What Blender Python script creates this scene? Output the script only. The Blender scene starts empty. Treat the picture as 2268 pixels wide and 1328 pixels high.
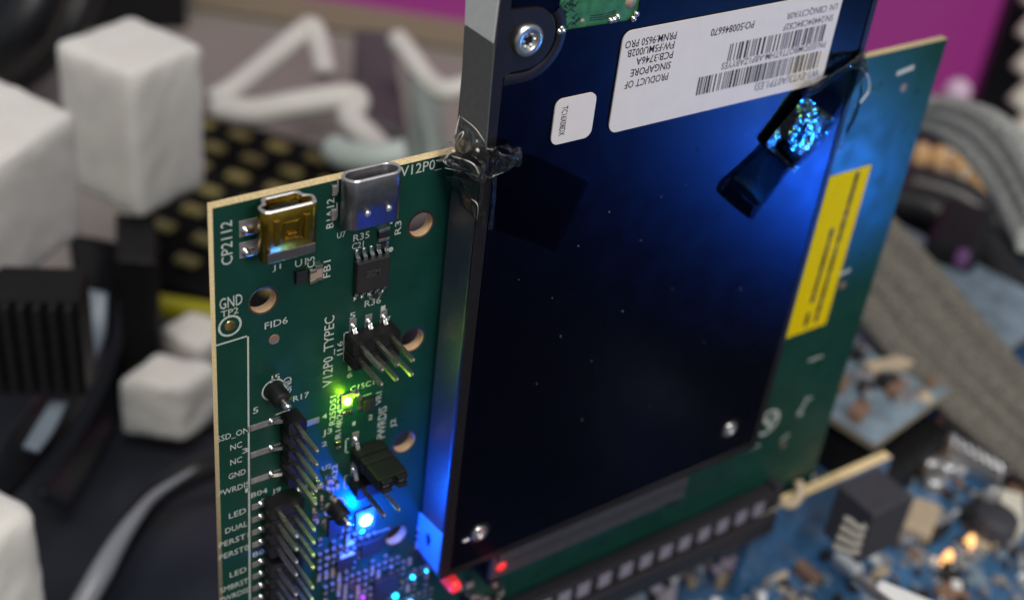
import bpy, bmesh, math, random
from mathutils import Vector, Matrix, Euler, noise
R = random.Random(7)
SC = bpy.context.scene
COL = SC.collection

# ------------------------------------------------------------------ camera (1 unit = 1 cm)
PW, PH, FPX = 2268.0, 1328.0, 2957.75
CAM_LOC = Vector((-9.68388, -13.21563, 17.28521))
CAM_ROT = Euler((0.966427, -0.103621, -0.600219), 'XYZ')
cd = bpy.data.cameras.new('camera')
cam = bpy.data.objects.new('camera', cd)
COL.objects.link(cam)
cam.location = CAM_LOC
cam.rotation_euler = CAM_ROT
cd.sensor_width = 36.0
cd.lens = 36.0 * FPX / PW
cd.clip_start = 0.5
cd.clip_end = 2000
cd.dof.use_dof = True
cd.dof.focus_distance = 19.3
cd.dof.aperture_fstop = 0.132
SC.camera = cam
SC.render.engine = 'CYCLES'
SC.cycles.use_denoising = True
SC.cycles.max_bounces = 8
SC.cycles.transparent_max_bounces = 16
SC.cycles.sample_clamp_indirect = 6.0
SC.view_settings.view_transform = 'Standard'
SC.view_settings.look = 'None'
SC.view_settings.exposure = 0.12
SC.view_settings.gamma = 1.0

# ------------------------------------------------------------------ room light
w = bpy.data.worlds.new('World')
SC.world = w
w.use_nodes = True
bg = w.node_tree.nodes['Background']
bg.inputs[0].default_value = (0.80, 0.88, 1.0, 1)
bg.inputs[1].default_value = 0.20

def area(name, loc, target, sx, sy, power, col):
    l = bpy.data.lights.new(name, 'AREA')
    l.shape = 'RECTANGLE'; l.size = sx; l.size_y = sy
    l.energy = power; l.color = col
    o = bpy.data.objects.new(name, l); COL.objects.link(o)
    o.location = loc
    o.rotation_euler = (Vector(target) - Vector(loc)).to_track_quat('-Z', 'Y').to_euler()
    return o
area('ceiling_lamp', (-25, -35, 110), (3, 5, 0), 60, 30, 74000, (1.0, 0.94, 0.86))
area('front_area_light', (10, -95, 60), (2, 2, 4), 50, 40, 42000, (1.0, 0.965, 0.93))  # unseen area light from the front, placed for its effect on the drive

# ------------------------------------------------------------------ geometry of the view
RM = CAM_ROT.to_matrix()
def ray(px, py):
    return RM @ Vector(((px - PW / 2) / FPX, -(py - PH / 2) / FPX, -1.0))
def at(px, py, X=None, Y=None, Z=None, D=None):
    """the point of a plane (or at a depth) that the photograph shows at a pixel"""
    d = ray(px, py)
    if D is not None: t = D
    elif Y is not None: t = (Y - CAM_LOC.y) / d.y
    elif X is not None: t = (X - CAM_LOC.x) / d.x
    else: t = (Z - CAM_LOC.z) / d.z
    return CAM_LOC + d * t
def pix(P):
    q = RM.transposed() @ (Vector(P) - CAM_LOC)
    return PW / 2 + FPX * q.x / -q.z, PH / 2 - FPX * q.y / -q.z
YB, TH = 0.80, 0.73            # front of the test board, thickness of the drive (its front face is Y = 0)
def bd(px, py, h=0.0):
    p = at(px, py, Y=YB - h)
    return p.x, p.z

# ------------------------------------------------------------------ materials
def mat(name, col, rough=0.5, metal=0.0, bump=None, var=0.0, vscale=4.0, coat=0.0, emit=None, estr=0.0, spec=0.5, rvar=0.0):
    m = bpy.data.materials.new(name); m.use_nodes = True
    nt = m.node_tree; n = nt.nodes; L = nt.links
    p = n['Principled BSDF']
    c4 = (col[0], col[1], col[2], 1)
    p.inputs['Base Color'].default_value = c4
    p.inputs['Roughness'].default_value = rough
    p.inputs['Metallic'].default_value = metal
    p.inputs['Specular IOR Level'].default_value = spec
    if coat: p.inputs['Coat Weight'].default_value = coat; p.inputs['Coat Roughness'].default_value = 0.12
    if emit:
        p.inputs['Emission Color'].default_value = (*emit, 1); p.inputs['Emission Strength'].default_value = estr
    if var or bump or rvar:
        tc = n.new('ShaderNodeTexCoord')
    if var:
        nz = n.new('ShaderNodeTexNoise'); nz.inputs['Scale'].default_value = vscale; nz.inputs['Detail'].default_value = 6
        L.new(tc.outputs['Object'], nz.inputs['Vector'])
        mr = n.new('ShaderNodeMapRange'); mr.inputs[1].default_value = 0.25; mr.inputs[2].default_value = 0.75
        mr.inputs[3].default_value = 1 - var; mr.inputs[4].default_value = 1 + var
        L.new(nz.outputs['Fac'], mr.inputs[0])
        mx = n.new('ShaderNodeMix'); mx.data_type = 'RGBA'; mx.blend_type = 'MULTIPLY'; mx.inputs[0].default_value = 1
        mx.inputs[6].default_value = c4
        L.new(mr.outputs[0], mx.inputs[7]); L.new(mx.outputs[2], p.inputs['Base Color'])
    if rvar:
        nr = n.new('ShaderNodeTexNoise'); nr.inputs['Scale'].default_value = 2.3; nr.inputs['Detail'].default_value = 8
        L.new(tc.outputs['Object'], nr.inputs['Vector'])
        mr = n.new('ShaderNodeMapRange'); mr.inputs[1].default_value = 0.3; mr.inputs[2].default_value = 0.7
        mr.inputs[3].default_value = max(0, rough - rvar); mr.inputs[4].default_value = rough + rvar
        L.new(nr.outputs['Fac'], mr.inputs[0]); L.new(mr.outputs[0], p.inputs['Roughness'])
    if bump:
        nb = n.new('ShaderNodeTexNoise'); nb.inputs['Scale'].default_value = bump[0]; nb.inputs['Detail'].default_value = 4
        L.new(tc.outputs['Object'], nb.inputs['Vector'])
        b = n.new('ShaderNodeBump'); b.inputs['Strength'].default_value = bump[1]; b.inputs['Distance'].default_value = bump[2]
        L.new(nb.outputs['Fac'], b.inputs['Height']); L.new(b.outputs['Normal'], p.inputs['Normal'])
    return m

def film(name, tint, gloss, rough, bump=None):
    m = bpy.data.materials.new(name); m.use_nodes = True
    nt = m.node_tree; n = nt.nodes; L = nt.links
    n.remove(n['Principled BSDF'])
    tr = n.new('ShaderNodeBsdfTransparent'); tr.inputs[0].default_value = (*tint, 1)
    gl = n.new('ShaderNodeBsdfGlossy'); gl.inputs['Roughness'].default_value = rough
    lw = n.new('ShaderNodeLayerWeight'); lw.inputs[0].default_value = gloss
    mx = n.new('ShaderNodeMixShader')
    L.new(lw.outputs['Fresnel'], mx.inputs[0]); L.new(tr.outputs[0], mx.inputs[1]); L.new(gl.outputs[0], mx.inputs[2])
    L.new(mx.outputs[0], n['Material Output'].inputs[0])
    if bump:
        tc = n.new('ShaderNodeTexCoord'); nb = n.new('ShaderNodeTexNoise')
        nb.inputs['Scale'].default_value = bump[0]; nb.inputs['Detail'].default_value = 5
        L.new(tc.outputs['Object'], nb.inputs['Vector'])
        b = n.new('ShaderNodeBump'); b.inputs['Strength'].default_value = bump[1]; b.inputs['Distance'].default_value = bump[2]
        L.new(nb.outputs['Fac'], b.inputs['Height'])
        L.new(b.outputs['Normal'], gl.inputs['Normal']); L.new(b.outputs['Normal'], lw.inputs['Normal'])
    return m

M = {}
M['mask'] = mat('green_soldermask', (0.0055, 0.049, 0.035), 0.34, var=0.18, vscale=1.6, bump=(60, 0.10, 0.01), spec=0.35, rvar=0.08)
M['fr4'] = mat('bare_board_edge', (0.84, 0.66, 0.36), 0.75, var=0.22, vscale=25, bump=(90, 0.4, 0.01))
M['holewall'] = mat('plated_hole_wall', (0.62, 0.42, 0.24), 0.6, metal=0.1, var=0.15, vscale=12)
M['holering'] = mat('hole_rim', (0.035, 0.03, 0.022), 0.5)
M['silk'] = mat('white_print', (0.52, 0.55, 0.51), 0.8, var=0.25, vscale=30)
M['tin'] = mat('tinned_pad', (0.46, 0.43, 0.43), 0.42, metal=0.75, var=0.25, vscale=14, bump=(30, 0.3, 0.02))
M['solder'] = mat('bright_solder', (0.85, 0.83, 0.80), 0.18, metal=1.0, bump=(25, 0.25, 0.02))
M['pin'] = mat('pin_metal', (0.66, 0.62, 0.54), 0.33, metal=1.0, var=0.2, vscale=10)
M['gold'] = mat('gold_plating', (0.85, 0.58, 0.22), 0.25, metal=1.0)
M['copper'] = mat('copper_dot', (0.36, 0.22, 0.15), 0.5, metal=0.5, var=0.15)
M['black'] = mat('black_nylon', (0.008, 0.008, 0.009), 0.5, spec=0.3, var=0.3, bump=(40, 0.2, 0.01))
M['blackic'] = mat('black_epoxy', (0.018, 0.017, 0.019), 0.55, var=0.2, bump=(80, 0.3, 0.01))
M['blackgloss'] = mat('black_gloss', (0.010, 0.011, 0.014), 0.28, bump=(8, 0.15, 0.05))
M['shell'] = mat('steel_shell', (0.36, 0.35, 0.38), 0.36, metal=1.0, bump=(14, 0.12, 0.02), var=0.15, vscale=6)
M['rim'] = mat('polished_shell_rim', (0.92, 0.90, 0.86), 0.3, metal=0.9)
M['goldshell'] = mat('gold_tinted_shell', (0.46, 0.30, 0.04), 0.26, metal=1.0, bump=(9, 0.2, 0.03), var=0.25, vscale=5)
M['greymark'] = mat('laser_mark', (0.06, 0.058, 0.06), 0.7)
M['lid'] = mat('dark_blue_anodised_lid', (0.0075, 0.010, 0.034), 0.30, metal=0.95, var=0.08, vscale=2, bump=(160, 0.10, 0.005), rvar=0.03)
M['frame'] = mat('black_anodised_frame', (0.030, 0.026, 0.030), 0.45, metal=0.7, var=0.15, vscale=6, bump=(120, 0.15, 0.005))
M['side'] = mat('grey_cast_side', (0.19, 0.20, 0.22), 0.42, metal=0.92, var=0.12, vscale=18, bump=(70, 0.35, 0.01))
M['screw'] = mat('screw_steel', (0.72, 0.72, 0.72), 0.28, metal=1.0, bump=(50, 0.15, 0.01))
M['recess'] = mat('dark_recess', (0.02, 0.02, 0.022), 0.5, metal=0.5)
M['paper'] = mat('white_label_paper', (0.75, 0.70, 0.665), 0.6, var=0.035, vscale=3)
M['ink'] = mat('black_print', (0.035, 0.033, 0.045), 0.7)
M['greyink'] = mat('grey_print', (0.16, 0.155, 0.19), 0.7)
M['whitesticker'] = mat('white_side_sticker', (0.80, 0.82, 0.82), 0.55, var=0.05, vscale=8)
M['yellow'] = mat('yellow_sticker', (0.80, 0.59, 0.002), 0.85, spec=0.1, var=0.04, vscale=6)
M['innerpcb'] = mat('inner_green_board', (0.035, 0.16, 0.05), 0.35, var=0.45, vscale=7)
M['film'] = film('clear_film', (0.95, 0.95, 0.94), 0.36, 0.07, bump=(6, 0.35, 0.08))
M['filmflat'] = film('film_stuck_down', (0.60, 0.60, 0.62), 0.06, 0.12)  # grey tint puts the darker reflection of stuck film into the colour
M['filmdark'] = film('film_strip', (0.28, 0.29, 0.30), 0.06, 0.22, bump=(9, 0.12, 0.02))  # dark tint stands in for the blue sheen lost under the film
M['filmwrinkle'] = film('film_wrinkled', (0.40, 0.43, 0.45), 0.52, 0.14)
M['filmfold'] = film('film_folded', (0.95, 0.94, 0.92), 0.50, 0.09, bump=(7, 0.4, 0.08))
M['crease'] = mat('crease_highlight', (0.82, 0.80, 0.74), 0.25, spec=0.8)  # highlights on the film folds, put into a white colour
M['dust'] = mat('dust', (0.6, 0.6, 0.62), 0.9)
M['greenled'] = mat('green_led_lens', (0.6, 0.9, 0.2), 0.3, emit=(0.62, 1.0, 0.10), estr=26)
M['blueled'] = mat('blue_led_lens', (0.2, 0.6, 0.9), 0.3, emit=(0.10, 0.62, 1.0), estr=34)
M['blueglow'] = mat('blue_led_and_glint', (0.1, 0.5, 0.9), 0.3, emit=(0.0, 0.42, 1.0), estr=7)
M['redled'] = mat('red_led_lens', (0.9, 0.05, 0.05), 0.3, emit=(1.0, 0.03, 0.04), estr=0.36)
M['magled'] = mat('magenta_led_lens', (0.6, 0.05, 0.6), 0.3, emit=(0.55, 0.05, 0.75), estr=0.35)
M['amberglow'] = mat('amber_glow_dome', (0.9, 0.5, 0.2), 0.3, emit=(1.0, 0.48, 0.16), estr=1.7)
M['smdtan'] = mat('ceramic_tan', (0.42, 0.30, 0.22), 0.5)
M['smdblue'] = mat('led_side_plastic', (0.45, 0.5, 0.55), 0.4)
M['ledbase'] = mat('led_carrier', (0.10, 0.11, 0.11), 0.5)
M['bluemask'] = mat('blue_soldermask', (0.045, 0.135, 0.28), 0.36, var=0.35, vscale=1.2, coat=0.2)
M['greymask'] = mat('blue_grey_soldermask', (0.20, 0.27, 0.33), 0.4, var=0.4, vscale=1.5)
M['silver'] = mat('silver_can', (0.75, 0.75, 0.76), 0.3, metal=0.9)
M['beige'] = mat('beige_plastic', (0.50, 0.40, 0.28), 0.5, var=0.1)
M['whiteplastic'] = mat('white_plastic', (0.82, 0.83, 0.82), 0.4)
M['foam'] = mat('white_foam', (0.86, 0.84, 0.785), 0.9, var=0.03, vscale=3, bump=(18, 0.4, 0.05))
_p = M['foam'].node_tree.nodes['Principled BSDF']; _p.inputs['Subsurface Weight'].default_value = .6; _p.inputs['Subsurface Radius'].default_value = (1, .95, .85); _p.inputs['Subsurface Scale'].default_value = .5
M['slotgrey'] = mat('grey_contact_window', (0.25, 0.23, 0.29), 0.5, var=0.15)
M['slotbody'] = mat('slot_plastic', (0.020, 0.018, 0.022), 0.5)
M['conn'] = mat('connector_plastic', (0.045, 0.045, 0.055), 0.55, var=0.2, vscale=6)
M['clipgrey'] = mat('grey_clip', (.26, .245, .215), .5)
M['edge2'] = mat('dull_board_edge', (.30, .26, .19), .8)
M['panelbase'] = mat('panel_black', (.012, .012, .012), .9, spec=.05)
M['desk'] = mat('grey_desk', (0.34, 0.31, 0.28), 0.85, spec=0.1, var=0.06, vscale=0.3)
M['mat'] = mat('dark_mat', (0.016, 0.019, 0.028), 0.5, var=0.2, vscale=0.6)
M['navy'] = mat('navy_plastic', (0.022, 0.026, 0.042), 0.38, var=0.12, vscale=0.7)
M['cableblack'] = mat('black_cable', (0.014, 0.014, 0.016), 0.35)
M['cablewhite'] = mat('white_cable', (0.72, 0.70, 0.65), 0.45)
M['mint'] = mat('mint_bag', (0.52, 0.60, 0.56), 0.4)
M['purple'] = mat('magenta_screen', (0.02, 0.02, 0.02), 0.4, emit=(0.32, 0.024, 0.215), estr=0.58)
M['bezel'] = mat('beige_bezel', (0.34, 0.27, 0.20), 0.5)
M['blackbezel'] = mat('black_bezel', (0.012, 0.011, 0.016), 0.4)
M['cream'] = mat('cream_strap', (0.72, 0.69, 0.58), 0.6, var=0.06)
M['olive'] = mat('olive_cap', (0.30, 0.26, 0.09), 0.5, var=0.15)
M['yellowbar'] = mat('olive_yellow_bar', (0.42, 0.40, 0.01), 0.5)
M['cableshine'] = mat('cable_highlight_grey', (0.30, 0.32, 0.36), 0.3)

def braid(name, col):
    m = mat(name, col, 0.75)
    nt = m.node_tree; n = nt.nodes; L = nt.links; p = n['Principled BSDF']
    tc = n.new('ShaderNodeTexCoord')
    vo = n.new('ShaderNodeTexVoronoi'); vo.inputs['Scale'].default_value = 13
    L.new(tc.outputs['Object'], vo.inputs['Vector'])
    b = n.new('ShaderNodeBump'); b.inputs['Strength'].default_value = 0.8; b.inputs['Distance'].default_value = 0.06
    L.new(vo.outputs['Distance'], b.inputs['Height']); L.new(b.outputs['Normal'], p.inputs['Normal'])
    nz = n.new('ShaderNodeTexNoise'); nz.inputs['Scale'].default_value = 11; nz.inputs['Detail'].default_value = 9; nz.inputs['Roughness'].default_value = .75
    L.new(tc.outputs['Object'], nz.inputs['Vector'])
    cr = n.new('ShaderNodeValToRGB'); e = cr.color_ramp.elements
    e[0].position = 0.38; e[0].color = (*[c * 0.4 for c in col], 1); e[1].position = 0.64; e[1].color = (*[min(1, c * 1.9) for c in col], 1)
    L.new(nz.outputs['Fac'], cr.inputs[0]); L.new(cr.outputs[0], p.inputs['Base Color'])
    return m
M['braid'] = braid('grey_braid', (0.135, 0.125, 0.105))
M['braid2'] = braid('pale_braid', (0.36, 0.38, 0.36))

# ------------------------------------------------------------------ object helpers
WORLD = {}
def tag(o, label=None, cat=None, group=None, kind=None):
    if label: o['label'] = label
    if cat: o['category'] = cat
    if group: o['group'] = group
    if kind: o['kind'] = kind
    return o
def root(name, loc, label, cat, group=None):
    o = bpy.data.objects.new(name, None); COL.objects.link(o)
    o.empty_display_size = 0.3
    o.location = loc; WORLD[o] = Vector(loc)
    return tag(o, label, cat, group)
def put(name, me, mats, parent=None, smooth=False):
    """link a mesh given in scene coordinates as one object, its origin at its own middle"""
    if isinstance(me, bmesh.types.BMesh):
        b = me; me = bpy.data.meshes.new(name); b.to_mesh(me); b.free()
    n = len(me.vertices)
    lo = Vector([min(v.co[i] for v in me.vertices) for i in range(3)])
    hi = Vector([max(v.co[i] for v in me.vertices) for i in range(3)])
    c = (lo + hi) / 2
    me.transform(Matrix.Translation(-c))
    for m in (mats if isinstance(mats, (list, tuple)) else [mats]): me.materials.append(m)
    if smooth: me.shade_smooth()
    o = bpy.data.objects.new(name, me); COL.objects.link(o)
    WORLD[o] = c
    if parent: o.parent = parent; o.location = c - WORLD[parent]
    else: o.location = c
    return o
def again(o, off, parent=None):
    """a copy sharing the mesh, moved by an offset"""
    c = o.copy(); COL.objects.link(c)
    par = parent or o.parent
    WORLD[c] = WORLD[o] + Vector(off)
    c.parent = par
    c.location = WORLD[c] - (WORLD[par] if par else Vector())
    return c
def box(bm, c, s, rot=None, bevel=0.0, mi=0, seg=2):
    b = bmesh.new()
    bmesh.ops.create_cube(b, size=1.0)
    for v in b.verts: v.co = Vector((v.co.x * s[0], v.co.y * s[1], v.co.z * s[2]))
    if bevel: bmesh.ops.bevel(b, geom=b.edges[:], offset=bevel, segments=seg, affect='EDGES', profile=0.5)
    mtx = Matrix.Translation(c) @ (rot.to_4x4() if rot else Matrix())
    join(bm, b, mtx, mi)
def join(bm, b, mtx=None, mi=None):
    vm = {}
    for v in b.verts: vm[v] = bm.verts.new(mtx @ v.co if mtx else v.co)
    for f in b.faces:
        try:
            nf = bm.faces.new([vm[v] for v in f.verts])
            nf.material_index = f.material_index if mi is None else mi
            nf.smooth = f.smooth
        except ValueError: pass
    b.free()
def cyl(bm, a, b_, r0, r1=None, n=20, mi=0, caps=True):
    a, b_ = Vector(a), Vector(b_); r1 = r0 if r1 is None else r1
    q = (b_ - a).to_track_quat('Z', 'Y').to_matrix()
    A = []; B = []
    for i in range(n):
        t = 2 * math.pi * i / n
        d = q @ Vector((math.cos(t), math.sin(t), 0))
        A.append(bm.verts.new(a + d * r0)); B.append(bm.verts.new(b_ + d * r1))
    for i in range(n):
        f = bm.faces.new([A[i], A[(i + 1) % n], B[(i + 1) % n], B[i]]); f.material_index = mi; f.smooth = True
    if caps:
        f = bm.faces.new(A[::-1]); f.material_index = mi
        f = bm.faces.new(B); f.material_index = mi
def lathe(bm, c, axis, prof, n=28, mi=0):
    """prof: (radius, height along axis) pairs"""
    q = Vector(axis).to_track_quat('Z', 'Y').to_matrix(); c = Vector(c)
    rings = []
    for r, h in prof:
        if r < 1e-6: rings.append([bm.verts.new(c + q @ Vector((0, 0, h)))])
        else: rings.append([bm.verts.new(c + q @ Vector((r * math.cos(2 * math.pi * i / n), r * math.sin(2 * math.pi * i / n), h))) for i in range(n)])
    for A, B in zip(rings, rings[1:]):
        for i in range(n):
            j = (i + 1) % n
            vs = [A[i % len(A)], A[j % len(A)], B[j % len(B)], B[i % len(B)]]
            u = []
            for v in vs:
                if v not in u: u.append(v)
            if len(u) > 2:
                f = bm.faces.new(u); f.material_index = mi; f.smooth = True
def smooth_path(pts, k=8):
    pts = [Vector(p) for p in pts]; out = []
    P = [2 * pts[0] - pts[1]] + pts + [2 * pts[-1] - pts[-2]]
    for i in range(1, len(P) - 2):
        p0, p1, p2, p3 = P[i - 1:i + 3]
        for s in range(k):
            t = s / k
            out.append(0.5 * (2 * p1 + (p2 - p0) * t + (2 * p0 - 5 * p1 + 4 * p2 - p3) * t * t + (3 * p1 - p0 - 3 * p2 + p3) * t ** 3))
    out.append(pts[-1])
    return out
def tube(bm, pts, r, n=14, mi=0, k=8):
    path = smooth_path(pts, k) if len(pts) > 2 else [Vector(p) for p in pts]
    rr = r if callable(r) else (lambda t: r)
    rings = []; up = Vector((0.13, 0.21, 0.97))
    for i, p in enumerate(path):
        t = (path[min(i + 1, len(path) - 1)] - path[max(i - 1, 0)]).normalized()
        s = t.cross(up)
        if s.length < 0.1: s = t.cross(Vector((1, 0, 0)))
        s.normalize(); u = s.cross(t); up = u
        q = rr(i / (len(path) - 1))
        rings.append([bm.verts.new(p + (s * math.cos(2 * math.pi * j / n) + u * math.sin(2 * math.pi * j / n)) * q) for j in range(n)])
    for A, B in zip(rings, rings[1:]):
        for j in range(n):
            f = bm.faces.new([A[j], A[(j + 1) % n], B[(j + 1) % n], B[j]]); f.smooth = True; f.material_index = mi
    bm.faces.new(rings[0][::-1]); bm.faces.new(rings[-1])
def tmp_mesh(ob):
    COL.objects.link(ob)
    dg = bpy.context.evaluated_depsgraph_get(); dg.update()
    me = bpy.data.meshes.new_from_object(ob.evaluated_get(dg))
    d = ob.data; bpy.data.objects.remove(ob); bpy.data.curves.remove(d)
    return me
def plate(outer, holes, y0, y1, bev=0.0):
    """outline (x, z) with holes, extruded from Y=y0 to Y=y1 (y0 nearer the viewer)"""
    cu = bpy.data.curves.new('outline', 'CURVE'); cu.dimensions = '2D'; cu.fill_mode = 'BOTH'
    cu.extrude = (y1 - y0) / 2 - bev
    if bev: cu.bevel_depth = bev; cu.bevel_resolution = 1; cu.offset = -bev
    for lp in [outer] + list(holes):
        s = cu.splines.new('POLY'); s.points.add(len(lp) - 1); s.use_cyclic_u = True
        for q, (x, z) in zip(s.points, lp): q.co = (x, z, 0, 1)
    me = tmp_mesh(bpy.data.objects.new('outline', cu))
    me.transform(Matrix.Translation((0, (y0 + y1) / 2, 0)) @ Matrix.Rotation(math.pi / 2, 4, 'X'))
    me.materials.clear()
    return me
def circ(x, z, r, n=36):
    return [(x + r * math.cos(2 * math.pi * i / n), z + r * math.sin(2 * math.pi * i / n)) for i in range(n)]
def rrect(x0, z0, x1, z1, r, n=6):
    o = []
    for cx, cz, a in ((x1 - r, z1 - r, 0), (x0 + r, z1 - r, 90), (x0 + r, z0 + r, 180), (x1 - r, z0 + r, 270)):
        for i in range(n + 1):
            t = math.radians(a + 90 * i / n); o.append((cx + r * math.cos(t), cz + r * math.sin(t)))
    return o
_font = {}
def glyphs(txt):
    if txt not in _font:
        cu = bpy.data.curves.new('t', 'FONT'); cu.body = txt; cu.size = 1; cu.offset = 0.006; cu.resolution_u = 2; cu.fill_mode = 'FRONT'
        me = tmp_mesh(bpy.data.objects.new('t', cu))
        vs = [v.co.copy() for v in me.vertices]; fs = [list(p.vertices) for p in me.polygons]
        bpy.data.meshes.remove(me)
        _font[txt] = (vs, fs)
    return _font[txt]
def write(bm, txt, origin, right, up, length, height, mi=0, bold=0.0):
    """flat lettering: origin = left end of the base line"""
    vs, fs = glyphs(txt)
    x0 = min(v.x for v in vs); x1 = max(v.x for v in vs)
    sx = length / (x1 - x0); sy = height / 0.73
    right, up = Vector(right).normalized(), Vector(up).normalized(); origin = Vector(origin)
    nv = [bm.verts.new(origin + right * ((v.x - x0) * sx) + up * (v.y * sy)) for v in vs]
    for f in fs:
        try:
            g = bm.faces.new([nv[i] for i in f]); g.material_index = mi
        except ValueError: pass
def quad(bm, P, mi=0):
    f = bm.faces.new([bm.verts.new(p) for p in P]); f.material_index = mi
    return f
def strip(bm, pts, wd, y, mi=0):
    """a printed line on a Y plane through (x, z) points"""
    for (x0, z0), (x1, z1) in zip(pts, pts[1:]):
        d = Vector((x1 - x0, 0, z1 - z0)); n = Vector((-d.z, 0, d.x)).normalized() * wd / 2
        e = d.normalized() * wd / 2
        a = Vector((x0, y, z0)) - e; b = Vector((x1, y, z1)) + e
        quad(bm, [a - n, b - n, b + n, a + n], mi)
def ringmark(bm, x, z, r0, r1, y, n=28, mi=0):
    for i in range(n):
        a, b = 2 * math.pi * i / n, 2 * math.pi * (i + 1) / n
        quad(bm, [Vector((x + r * math.cos(t), y, z + r * math.sin(t))) for r, t in ((r0, a), (r1, a), (r1, b), (r0, b))], mi)

# ================================================================== THE TEST BOARD
BX0, BX1, BZ0, BZ1, BT = -3.673, 10.97, -3.2, 8.04, 0.16
board = root('test_board', (3.6, YB + BT / 2, BZ0), 'upright green circuit board holding the drive, with USB sockets and pin headers', 'circuit board')
HO = [(-2.954, 6.362), (-0.423, 6.95), (-0.419, 4.836), (-0.426, 2.739), (-0.448, 0.616)]
HR = 0.205
me = plate([(BX0, BZ0), (BX1, BZ0), (BX1, BZ1), (BX0, BZ1)], [circ(x, z, HR) for x, z in HO], YB, YB + BT)
pcb = put('board_panel', me, [M['mask'], M['fr4']], board)
for p in pcb.data.polygons:
    p.material_index = 0 if abs(p.normal.y) > 0.7 else 1
for x, z in HO:
    bm = bmesh.new()
    lathe(bm, (x, YB, z), (0, 1, 0), [(HR - 0.004, BT - 0.002), (HR - 0.004, 0.0), (HR - 0.004, -0.003), (HR + 0.035, -0.003)], 40)
    for f in bm.faces:
        if f.calc_center_median().y < YB - 0.001: f.material_index = 1
    put('plated_hole', bm, [M['holewall'], M['holering']], board, True)

# ---- printed marks
silk = bmesh.new()
YS = YB - 0.004
def stext(txt, a, b, h, dirn='h'):
    """base line from photo point a to b on the board; h = letter height in cm"""
    x0, z0 = bd(*a); x1, z1 = bd(*b)
    if dirn == 'h': write(silk, txt, (x0, YS, z0), (1, 0, 0), (0, 0, 1), abs(x1 - x0), h)
    else: write(silk, txt, (x0, YS, z0), (0, 0, 1), (-1, 0, 0), abs(z1 - z0), h)
for a in [('CP2112', (515, 583), (513, 487), .17, 'v'), ('B1A12', (738, 503), (738, 438), .12, 'v'), ('V12P0_', (886, 392), (978, 373), .17),
          ('R35', (782, 535), (818, 528), .12), ('C21', (779, 553), (805, 547), .11), ('R3', (887, 517), (886, 488), .11, 'v'),
          ('J1', (603, 599), (622, 595), .09), ('U1', (653, 592), (678, 586), .12), ('C5', (696, 590), (694, 567), .12, 'v'), ('FB1', (731, 612), (730, 575), .12, 'v'),
          ('U7', (746, 528), (765, 522), .10), ('R36', (807, 680), (843, 671), .12), ('GND', (486, 686), (537, 676), .19), ('TP2', (489, 703), (528, 694), .11),
          ('FID6', (586, 729), (637, 716), .12), ('V12P0_TYPEC', (735, 852), (736, 698), .17, 'v'), ('J16', (758, 787), (758, 754), .10, 'v'),
          ('5', (774, 706), (787, 703), .11), ('1', (843, 690), (853, 688), .11), ('6', (768, 837), (780, 834), .10), ('7', (856, 712), (864, 710), .10),
          ('J5', (597, 844), (620, 836), .10), ('GND', (645, 868), (651, 830), .14, 'v'), ('R17', (649, 889), (684, 880), .11),
          ('5', (560, 916), (572, 913), .12), ('4', (713, 928), (724, 925), .10), ('J3', (714, 964), (735, 957), .11), ('2', (712, 989), (724, 985), .10),
          ('R25DS1', (742, 938), (743, 874), .11, 'v'), ('R24R23', (758, 935), (758, 870), .11, 'v'), ('R16', (754, 968), (754, 935), .10, 'v'),
          ('C15C1', (775, 868), (828, 852), .11), ('VR1', (844, 893), (845, 865), .11, 'v'), ('2', (815, 930), (825, 926), .11), ('J2', (875, 944), (876, 925), .10, 'v'),
          ('PWRDIS', (852, 967), (859, 896), .16, 'v'), ('SSD_ON', (481, 979), (551, 958), .115), ('NC', (510, 997), (536, 989), .115), ('NC', (510, 1030), (536, 1022), .115),
          ('GND', (506, 1061), (544, 1050), .115), ('PWRDIS', (484, 1099), (552, 1079), .115), ('3', (536, 1004), (549, 1000), .10), ('1', (543, 1090), (552, 1087), .09),
          ('B04', (556, 1102), (592, 1091), .11), ('J9', (602, 1093), (622, 1086), .10), ('LED', (507, 1148), (545, 1136), .12), ('DUAL', (499, 1181), (548, 1167), .12),
          ('PERST1', (485, 1213), (551, 1192), .12), ('PERST0', (485, 1240), (551, 1219), .12), ('B0', (560, 1233), (585, 1224), .11), ('LED', (509, 1278), (546, 1266), .12),
          ('SMBRST', (487, 1313), (550, 1293), .12), ('PWRDIS', (487, 1334), (550, 1314), .12), ('U2', (713, 1042), (733, 1036), .10), ('R22', (746, 1060), (747, 1026), .10, 'v'),
          ('TP5', (725, 1092), (752, 1083), .10), ('U3', (742, 1186), (763, 1178), .10), ('R6', (727, 1240), (745, 1232), .10), ('C8', (745, 1222), (762, 1214), .10), ('1', (780, 942), (787, 940), .08), ('1', (780, 1028), (787, 1026), .08)]:
    stext(*a)
def sline(pts, wd=0.022): strip(silk, [bd(*q) for q in pts], wd, YS)
sline([(477, 765), (549, 743), (553, 1328)], 0.028)
sline([(770, 735), (762, 737), (761, 797), (768, 801)])
sline([(612, 917), (640, 906)]); sline([(580, 1105), (640, 1085)])
sline([(787, 578), (786, 632)]); sline([(772, 970), (766, 972), (765, 1000), (770, 1001)]); sline([(768, 1052), (763, 1054), (762, 1080), (767, 1081)])
sline([(748, 395), (748, 425)], .018); sline([(746, 450), (746, 480)], .018); sline([(800, 1105), (850, 1085)], .018); sline([(800, 1190), (862, 1168)], .018)
sline([(793, 880), (822, 870)], .016); sline([(800, 888), (824, 880)], .016)
for i in range(8):
    z = 7.95 - i * 0.12; strip(silk, [(-0.945, z), (-0.93, z)], .03, YS)
x, z = bd(509, 721); ringmark(silk, x, z, .145, .178, YS)
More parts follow.
